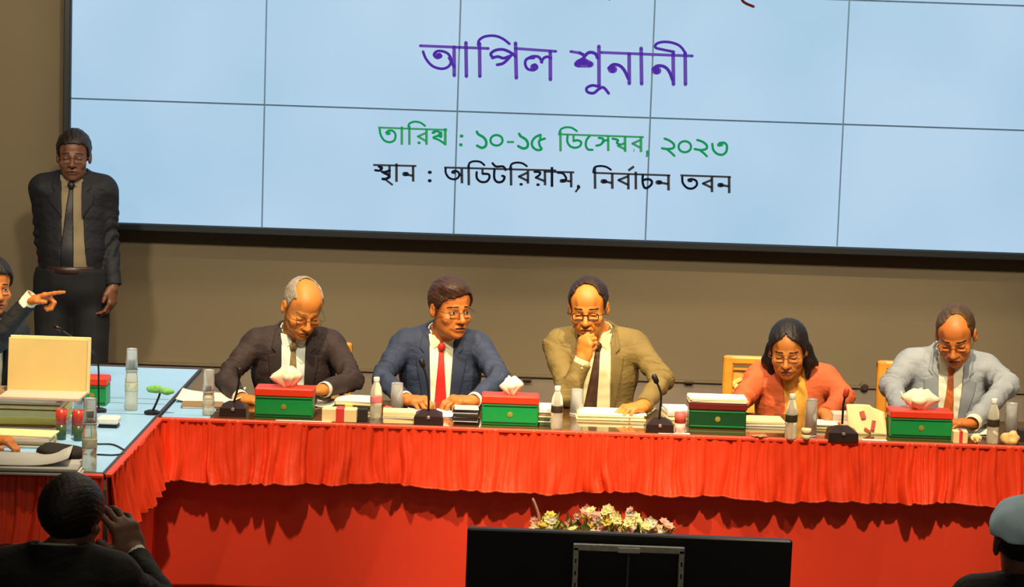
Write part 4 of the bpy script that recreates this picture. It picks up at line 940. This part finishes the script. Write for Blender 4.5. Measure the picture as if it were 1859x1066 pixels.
cup(1234, 787, .092, .026, 'red and white paper cup right of the third microphone', mat('cup_red', (205, 90, 80), .5, var=.2, scale=60), mat('cup_white', (232, 190, 175), .5, var=.2, scale=60))
t = stack('paper_stack', 1246, 1356, 779, .13, [('p', .005), ('w', .006), ('c', .005), ('w', .006)], 'loose white papers lying on the dark tissue box', 'papers', .02, z=TZ + .115)
t.location = (b3.location.x, b3.location.y, TZ + .1155)
stack('paper_stack', 1353, 1426, 775, .15, [('w', .012), ('c', .014)], 'cream documents in front of the woman in salmon', 'papers', .03)
crumple('crumpled_wrapper', 1378, 796, .028, 'small crumpled wrapper near the table edge before the woman', 'wrapper', mat('wrapper_tan', (176, 132, 86), .5, var=.3, scale=60), 8, (1.4, .8, .35))
stack('paper_stack', 1483, 1520, 780, .13, [('c', .016), ('w', .008)], 'yellowish papers left of the fourth microphone', 'papers')
cup(1463, 799, .05, .022, 'small pale cup beside the tall glass of the woman', mat('cup_cream', (224, 210, 160), .5, var=.2, scale=60), mat('cup_cream', (224, 210, 160), .5))
# printed paper bag leaning
def printed(px0, px1, py, h, label, seed):
    a = TP(px0, py); b = TP(px1, py); w_ = (b - a).length; c = (a + b) / 2
    t = thing('printed_paper', (c.x, c.y + .06, TZ), label, 'papers'); n = 12; V = []; Fc = []
    for j in range(n + 1):
        for i in range(n + 1):
            u, v = i / n - .5, j / n; top = h * (1 - .25 * max(0, u) * 2 * (u > .1)); V.append((u * w_ - .1 * v * w_ * .3, .055 * v + .006 * math.sin(u * 7 + v * 3), .001 + top * v))
    for j in range(n):
        for i in range(n): q = j * (n + 1) + i; Fc.append((q, q + 1, q + n + 2, q + n + 1))
    o = mesh_obj('sheet', V, Fc, PM('c'), t, True); o.modifiers.new('s', 'SOLIDIFY').thickness = .012
    pm = mat('print_red', (190, 80, 60), .7, var=.2, scale=40)
    for (cx, cz, sx, sz, an) in ((-.02, h * .66, .022, .036, -.3), (.025, h * .33, .018, .045, .2), (.0, h * .16, .034, .012, .5)):
        nm = MB().box((cx, -.009 + cz * .5, cz), (sx, .004, sz), ry=an, rx=-.45, bev=.0018).build('printed_mark', pm, t)
    return t
printed(1545, 1612, 794, .125, 'cream sheet with red print standing right of the fourth microphone', 1)
stack('paper_stack', 1514, 1548, 776, .10, [('w', .03), ('p', .03)], 'white papers behind the fourth microphone', 'papers')
paper(1726, 1800, 790, .10, 'white sheet under the left hand of the pale suit', 'w', .012)
ribbon_box(1731, 1756, 806, .055, .05, 'small cream and red pack right of the last tissue box')
crumple('crumpled_wrapper', 1772, 806, .026, 'crumpled cream wrapper left of the last water bottle', 'wrapper', PM('c'), 12, (1, .8, .7))
crumple('crumpled_wrapper', 1833, 807, .040, 'large crumpled yellowish wrapper at the right table edge', 'wrapper', mat('wrapper_gold', (222, 190, 120), .6, var=.2, scale=60), 14, (1.1, .7, .7))
stack('device', 1848, 1880, 802, .06, [('k', .05)], 'black device at the far right of the table', 'device')
paper(1196, 1252, 789, .03, 'white card at the table edge below the third microphone', 'w', .0)
paper(1566, 1610, 801, .03, 'white card at the table edge below the printed sheet', 'w', .0)
paper(500, 602, 766, .015, 'thin white slip along the table edge below the first tissue box', 'w', .0)

# ------------------------------------------------------------ microphones
M_mb = mat('mic_brown', (44, 26, 20), .3, var=.1); M_mk = mat('mic_black', (24, 20, 20), .45, var=0); M_ms = mat('mic_silver', (170, 165, 160), .3, metal=.6, var=0)
def mic(px, py, w_px, neck, label, tip=None):
    p = TP(px, py); s_ = F / p.y; w_ = w_px / s_; t = thing('table_microphone', p, label, 'microphone', 'gooseneck microphones on the head table')
    h = .062; V = [(-w_ / 2, -.035, 0), (w_ / 2, -.035, 0), (w_ / 2, .08, 0), (-w_ / 2, .08, 0), (-w_ / 2 * .96, -.030, h * .6), (w_ / 2 * .96, -.030, h * .6), (w_ * .2, .03, h), (-w_ * .2, .03, h), (w_ / 2 * .9, .07, h * .7), (-w_ / 2 * .9, .07, h * .7)]
    mesh_obj('mic_base', V, [(0, 3, 2, 1), (0, 1, 5, 4), (4, 5, 6, 7), (7, 6, 8, 9), (1, 2, 8, 5), (5, 8, 6), (3, 0, 4, 9), (4, 7, 9), (2, 3, 9, 8)], M_mb, t)
    MB().lathe((0, -.031, h * .55), [(.008, 0), (.008, .006), (.003, .008)], 12, Matrix.Rotation(PI / 2, 3, 'X')).build('button', M_ms, t)
    pts = [PY(a, b, p.y + .02) - p for a, b in neck]; pts = spline(pts, 5)
    MB().tube(pts, .0048, 8).build('gooseneck', M_mk, t, True)
    a, b = pts[-2], pts[-1]; d = (b - a).normalized()
    MB().tube([b, b + d * .008, b + d * .035, b + d * .042], [.008, .0125, .0125, .007], 14).build('mic_head', tip or M_mk, t, True)
mic(424, 755, 50, [(424, 732), (429, 715), (433, 698), (434, 684)], 'gooseneck microphone before the dark brown suit')
mic(778, 770, 54, [(778, 744), (778, 718), (775, 690), (769, 668)], 'gooseneck microphone before the navy suit')
mic(1197, 785, 52, [(1197, 760), (1199, 738), (1200, 715), (1193, 696)], 'gooseneck microphone before the olive suit')
mic(1529, 800, 56, [(1529, 770), (1530, 752), (1531, 735), (1534, 722)], 'gooseneck microphone right of the woman in salmon', mat('mic_red', (190, 60, 40), .5, var=0))
# pen of the writing man
pa, pb = PY(1635, 711, 10.24), PY(1651, 742, 10.22)
q = MB().tube([pa - (pa + pb) / 2, (pb - pa) * .4, pb - (pa + pb) / 2], [.0042, .0042, .0015], 8).build('pen', mat('pen_white', (225, 215, 215), .3, var=0), None, True, loc=(pa + pb) / 2); tag(q, 'white pen held by the man in the pale blue-grey suit', 'pen')

# ------------------------------------------------------------ side table: files, cups, microphones
big = stack('file_stack', -140, 112, 783, .30, [('p', .022), ('b', .006), ('y', .034), ('c', .030), ('b', .004), ('c', .014), ('b', .005), ('p', .014), ('w', .010), ('b', .006)], 'tall stack of cream and brown files on the side table', 'files', z=TZ, jit=.012)
def upright_file():
    zt = TZ + .146; a = PZ(30, 702, zt); b = PZ(177, 702, zt); w_ = (b - a).length; c = (a + b) / 2
    t = thing('open_folder', (c.x, big.location.y, zt), 'large cream folder standing open on top of the file stack', 'folder'); R = .12
    h = .238
    MB().box((0, .0, h / 2), (w_, .012, h), rx=-.12, bev=.003).build('cover', PM('c'), t)
    MB().box((-.006, -.022, h / 2 - .004), (w_ * .97, .018, h * .97), rx=-.12, bev=.002).build('page_block', mat('page_cream', (240, 212, 140), .85, var=.05, scale=6), t)
    MB().box((0, -.12, .008), (w_ * .98, .2, .014), bev=.003).build('lower_cover', PM('p'), t)
upright_file()
stack('paper_stack', -120, 97, 812, .14, [('g', .010), ('c', .016), ('p', .018), ('c', .008)], 'pinkish document pile in front of the tall file stack', 'papers', jit=.01)
stack('paper_stack', -120, 148, 862, .20, [('g', .010), ('w', .006), ('g', .012)], 'grey-white papers on the near end of the side table', 'papers', .03, jit=.012)
paper(-60, 120, 846, .18, 'curled white sheet on top of the near papers', 'g', .03, .1, z=TZ + .03)
crumple('black_pouch', 112, 842, .085, 'black cloth pouch lying left of the near water bottle', 'pouch', mat('pouch_black', (34, 28, 26), .8, var=.2), 5, (1.05, .7, .38))
def glasscup(px, py, label):
    t = cup(px, py, .125, .024, label, mat('cup_scarlet', (196, 60, 44), .3, var=.2, scale=50), mat('cup_forest', (66, 92, 56), .3, var=.2, scale=50)); t['group'] = 'red and green cups on the side table'
glasscup(111, 798, 'left red and green cup beside the file stack'); glasscup(142, 800, 'right red and green cup beside the near bottle')
o = stack('gap_shade', 130, 131, 792, .02, [('k', .10)], 'thin black strip painted as the dark gap between the two red and green cups', 'dark strip', jit=0)  # black sliver painted for the dark gap between the cups
p = TP(195, 778); t = thing('white_case', (p.x, p.y + .04, TZ), 'white case with a dark underside on the pale side table', 'case')
MB().box((0, 0, .030), (.088, .08, .028), bev=.006).build('case_body', PM('w'), t); MB().box((0, 0, .008), (.078, .07, .016), bev=.003).build('foot', M_mk, t)  # white body above a dark underside block
tumbler(143, 748, .15, 'drinking glass before the small box on the side table', r=.022)
def table_mic(name, pts, label, head, hr, rad=.004):
    b = TP(*pts[0]); t = thing('table_microphone', b, label, 'microphone', 'microphones on the side table'); Q_ = [Vector((0, 0, .01))] + [PY(x_, y_, b.y) - b for x_, y_ in pts[1:]]
    MB().lathe((0, 0, 0), [(.035, 0), (.035, .012), (.02, .018)], 20).build('mic_base', M_mk, t)
    Q_ = spline(Q_, 6); MB().tube(Q_, rad, 8).build('gooseneck', M_mk, t, True)
    return t, Q_, b
t, Q_, b = table_mic('m', [(179, 748), (179, 700), (177, 655), (160, 632), (112, 600)], 'thin gooseneck microphone bending over the cream folder', None, .01)
MB().tube([Q_[-1], Q_[-1] + (Q_[-1] - Q_[-2]).normalized() * .04], .008, 10).build('mic_head', M_mb, t, True)
t, Q_, b = table_mic('m', [(160, 775), (150, 720), (140, 695), (120, 678), (112, 676)], 'short gooseneck microphone with a brown head before the cream folder', None, .01, .003)
MB().tube([Q_[-1], Q_[-1] + Vector((-.03, 0, .012)), Q_[-1] + Vector((-.05, 0, .022))], [.007, .010, .008], 12).build('mic_head', mat('mic_tan', (140, 116, 78), .6), t, True)
t, Q_, b = table_mic('m', [(276, 752), (281, 738), (288, 722), (291, 712)], 'microphone with a green foam cover at the table corner', None, .01, .005)
e = Q_[-1]; g = Fld((-.08, -.03, -.04), (.08, .03, .04), .004); g.ell((-.022, 0, .012), (.040, .018, .018), 0); g.ell((.030, 0, .004), (.034, .016, .015), .01); g.noise(.0015, 120, 3)
V, Q = g.mesh(); o = np_mesh('foam_cover', V, Q, [mat('foam_green', (130, 200, 110), .9, var=.15, scale=60)], t); o.location = e
for k_, (ya, yb) in enumerate(((808, 819), (827, 826))):
    A, B_, C_ = TP(176, ya), TP(205, ya + 1), TP(226, yb)
    o = MB().tube(spline([(0, 0, .004), (B_ - A) + Vector((0, 0, .004)), (C_ - A) + Vector((0, 0, .004))], 5), .0035, 6).build('cable', M_mk, None, True, loc=A); tag(o, ('curving' if k_ == 0 else 'straight') + ' thin dark cable lying across the pale side table', 'cable')

# ------------------------------------------------------------ golden chairs
M_gw = mat('chair_gold', (212, 142, 42), .4, var=.15, scale=14, coat=.3); M_gp = mat('chair_panel', (226, 168, 70), .5, var=.25, scale=35)
def chair(px, label, Yc=11.22):
    x0_ = PY(px, 700, Yc).x; t = thing('golden_chair', (x0_, Yc, 0), label, 'chair', 'golden chairs behind the head table')
    w_, zt = .46, .915
    b = MB(); b.box((-w_ / 2 + .025, .04, .68), (.05, .045, .47), rx=-.06, bev=.008); b.box((w_ / 2 - .025, .04, .68), (.05, .045, .47), rx=-.06, bev=.008)
    b.box((0, .055, zt - .022), (w_, .05, .045), bev=.012); b.box((0, .05, .60), (w_ - .06, .035, .03), bev=.006); b.box((0, .052, zt - .065), (w_ - .1, .03, .012), bev=.004); b.build('back_frame', M_gw, t)
    b = MB(); b.box((0, .055, .725), (w_ - .1, .016, .23), rx=-.06, bev=.004); b.build('back_panel', M_gp, t)
    b = MB()
    for s in (-1, 1):
        for k in range(5):
            a = k / 4 * PI; b.lathe((s * (.16 + .03 * math.cos(a)), .043, .72 + .06 * math.sin(a * 1.5)), [(.016, 0), (.013, .006), (.004, .009)], 10, Matrix.Rotation(PI / 2, 3, 'X'))
        b.box((s * .16, .043, .79), (.05, .008, .02), ry=s * .5, bev=.003); b.box((s * .13, .043, .66), (.02, .008, .08), ry=-s * .4, bev=.003)
    b.build('carving', mat('carving_pale', (238, 196, 110), .5, var=.2), t)
    MB().box((0, -.2, .43), (w_ - .02, .46, .04), bev=.01).build('seat_frame', M_gw, t); MB().box((0, -.2, .455), (w_ - .06, .42, .03), bev=.014).build('seat', mat('seat_fabric', (150, 40, 30), .9), t)
    for s in (-1, 1):
        for yy in (-.40, .03): MB().box((s * (w_ / 2 - .03), yy, .205), (.045, .045, .41), bev=.008).build('leg', M_gw, t)
    return t
chair(551, 'golden wooden chair behind the dark brown suit'); chair(1398, 'golden carved chair behind the woman in salmon'); chair(1679, 'golden carved chair behind the pale blue-grey suit')

# ------------------------------------------------------------ foreground display, seen from behind
YT = 8.4; a = PY(848, 957, YT); b = PY(1437, 980, YT); w_ = (b - a).length; c = (a + b) / 2; zt = c.z; hT = .70
t = thing('display_on_stand', (c.x, YT, 0), 'large flat display on a stand, seen from its black back', 'display')
ang = math.atan2(b.z - a.z, b.x - a.x)
M_bk = mat('display_black', (14, 14, 18), .42, var=.1)
MB().box((0, .0, zt - hT / 2), (w_, .045, hT), bev=.006, ry=-ang).build('display_case', M_bk, t)
MB().box((0, -.045, zt - .47), (w_ * .9, .05, .40), bev=.02, ry=-ang).build('back_cover', M_bk, t)
MB().box((0, .026, zt - hT / 2), (w_ - .03, .006, hT - .03), ry=-ang).build('screen', mat('screen_off', (8, 8, 10), .1, var=0), t)
M_br = mat('bracket_grey', (176, 178, 172), .45, metal=.3, var=.2, scale=60); yb_ = -.085
pl = PY(1046, 990, YT + yb_); pr = PY(1238, 997, YT + yb_); bx0, bx1 = pl.x - c.x, pr.x - c.x; bz = (pl.z + pr.z) / 2 - .006
bm_ = MB(); bm_.box(((bx0 + bx1) / 2, yb_, bz), (bx1 - bx0 + .02, .02, .024), ry=-ang * .5, bev=.002)
for x_ in (bx0, bx1): bm_.box((x_, yb_, bz - .25), (.020, .02, .50), bev=.002)
br_ = bm_.build('wall_bracket', M_br, t)
hb = MB()
for x_ in (bx0, bx1):
    for k in range(9): hb.box((x_, yb_ - .0105, bz - .05 - k * .045), (.006, .002, .016))
hb.build('slot', mat('slot_dark', (20, 20, 20), .6, var=0), br_)
MB().box(((bx0 + bx1) / 2 + .0, yb_ - .013, bz - .004), (.082, .008, .020), bev=.002).build('level_tab', mat('tab_light', (190, 192, 192), .4, var=0), br_)
MB().tube([((bx0 + bx1) / 2, yb_ - .005, bz - .01), ((bx0 + bx1) / 2 - .004, yb_ - .005, .30)], .0035, 6).build('cord', mat('cord_grey', (90, 92, 96), .5, var=0), t)
MB().box((0, .0, .06), (.5, .4, .03), bev=.008).build('stand_base', M_bk, t); MB().box((0, -.03, .20), (.12, .04, .28), bev=.008).build('stand_post', M_bk, t)
for s in (-1, 1):
    for y_ in (-.15, .15): MB().lathe((s * .2, y_, 0), [(.02, 0), (.022, .02), (.02, .045)], 12).build('foot', M_bk, t)

# ------------------------------------------------------------ flowers in front of the head table
YFL = 9.0; fa = PY(965, 962, YFL); fb = PY(1215, 972, YFL); fc = (fa + fb) / 2; fw_ = (fb - fa).length
t = thing('flower_arrangement', (fc.x, YFL, 0), 'long arrangement of cream and yellow flowers behind the black display', 'flowers')
MB().box((0, 0, fc.z - .07), (fw_ * .98, .16, .10), bev=.02).build('trough', mat('trough_white', (200, 196, 160), .6), t)
MB().box((0, 0, (fc.z - .12) / 2), (fw_ * .7, .14, fc.z - .12), bev=.01).build('pedestal', M_wood, t)
rf = random.Random(4); M_lf = [mat('leaf_green', (96, 112, 42), .6, var=.2), mat('leaf_olive', (150, 150, 60), .6, var=.2)]
lf = MB()
for k in range(230):
    x_ = rf.uniform(-.5, .5) * fw_; y_ = rf.uniform(-.07, .07); z_ = fc.z - .03 + rf.uniform(0, .03); L = rf.uniform(.04, .125) * (1 if abs(x_) < .15 else .75); an = rf.uniform(-1.0, 1.0); ph = rf.uniform(0, 6.28)
    d = Vector((math.sin(an), .5 * math.cos(ph), math.cos(an))).normalized(); sd = Vector((math.cos(ph), math.sin(ph), 0)); b0 = Vector((x_, y_, z_)); lf.cur = rf.choice((0, 1)); wd = rf.uniform(.004, .009)
    lf.add([b0, b0 + d * L * .5 + sd * wd, b0 + d * L, b0 + d * L * .5 - sd * wd, b0 + d * L * .5 + sd.cross(d) * .003], [(0, 1, 4), (1, 2, 4), (2, 3, 4), (3, 0, 4)])
o = lf.build('foliage', M_lf, t); o['kind'] = 'stuff'
FCs = [mat('petal_cream', (238, 226, 160), .7, var=.1), mat('petal_yellow', (226, 200, 80), .7, var=.1), mat('petal_pale', (226, 214, 190), .7, var=.1), mat('petal_pink', (232, 178, 160), .7, var=.1)]
for k in range(98):
    u = rf.uniform(-.49, .49); x_ = u * fw_; y_ = rf.uniform(-.08, .05); z_ = fc.z + rf.uniform(-.015, .085) * (1.15 if -.2 < u < .25 else .7); R_ = rf.uniform(.015, .027); mb = MB(); tilt = Euler((rf.uniform(.2, 1.2), rf.uniform(-.6, .6), 0)).to_matrix()
    for q in range(6):
        a_ = q * PI / 3; e0 = Vector((math.cos(a_), math.sin(a_), .35)) * R_; sd = Vector((-math.sin(a_), math.cos(a_), 0)) * R_ * .5; c_ = Vector((x_, y_, z_))
        mb.add([c_, c_ + tilt @ (e0 * .6 + sd), c_ + tilt @ (e0 * 1.1), c_ + tilt @ (e0 * .6 - sd), c_ + tilt @ (e0 * .55 - Vector((0, 0, R_ * .25)))], [(0, 1, 4), (1, 2, 4), (2, 3, 4), (3, 0, 4)])
    mb.lathe((x_, y_, z_), [(R_ * .25, 0), (R_ * .25, R_ * .3), (R_ * .1, R_ * .4)], 8, tilt)
    mb.build('blossom', rf.choice(FCs), t)
tw = PY(967, 905, YFL) - t.location; t2 = PY(980, 960, YFL) - t.location
MB().tube(spline([t2, (tw + t2) / 2 + Vector((.008, 0, 0)), tw], 5), [.006] * 10 + [.004], 6).build('twig', mat('twig_pale', (214, 160, 130), .7), t)
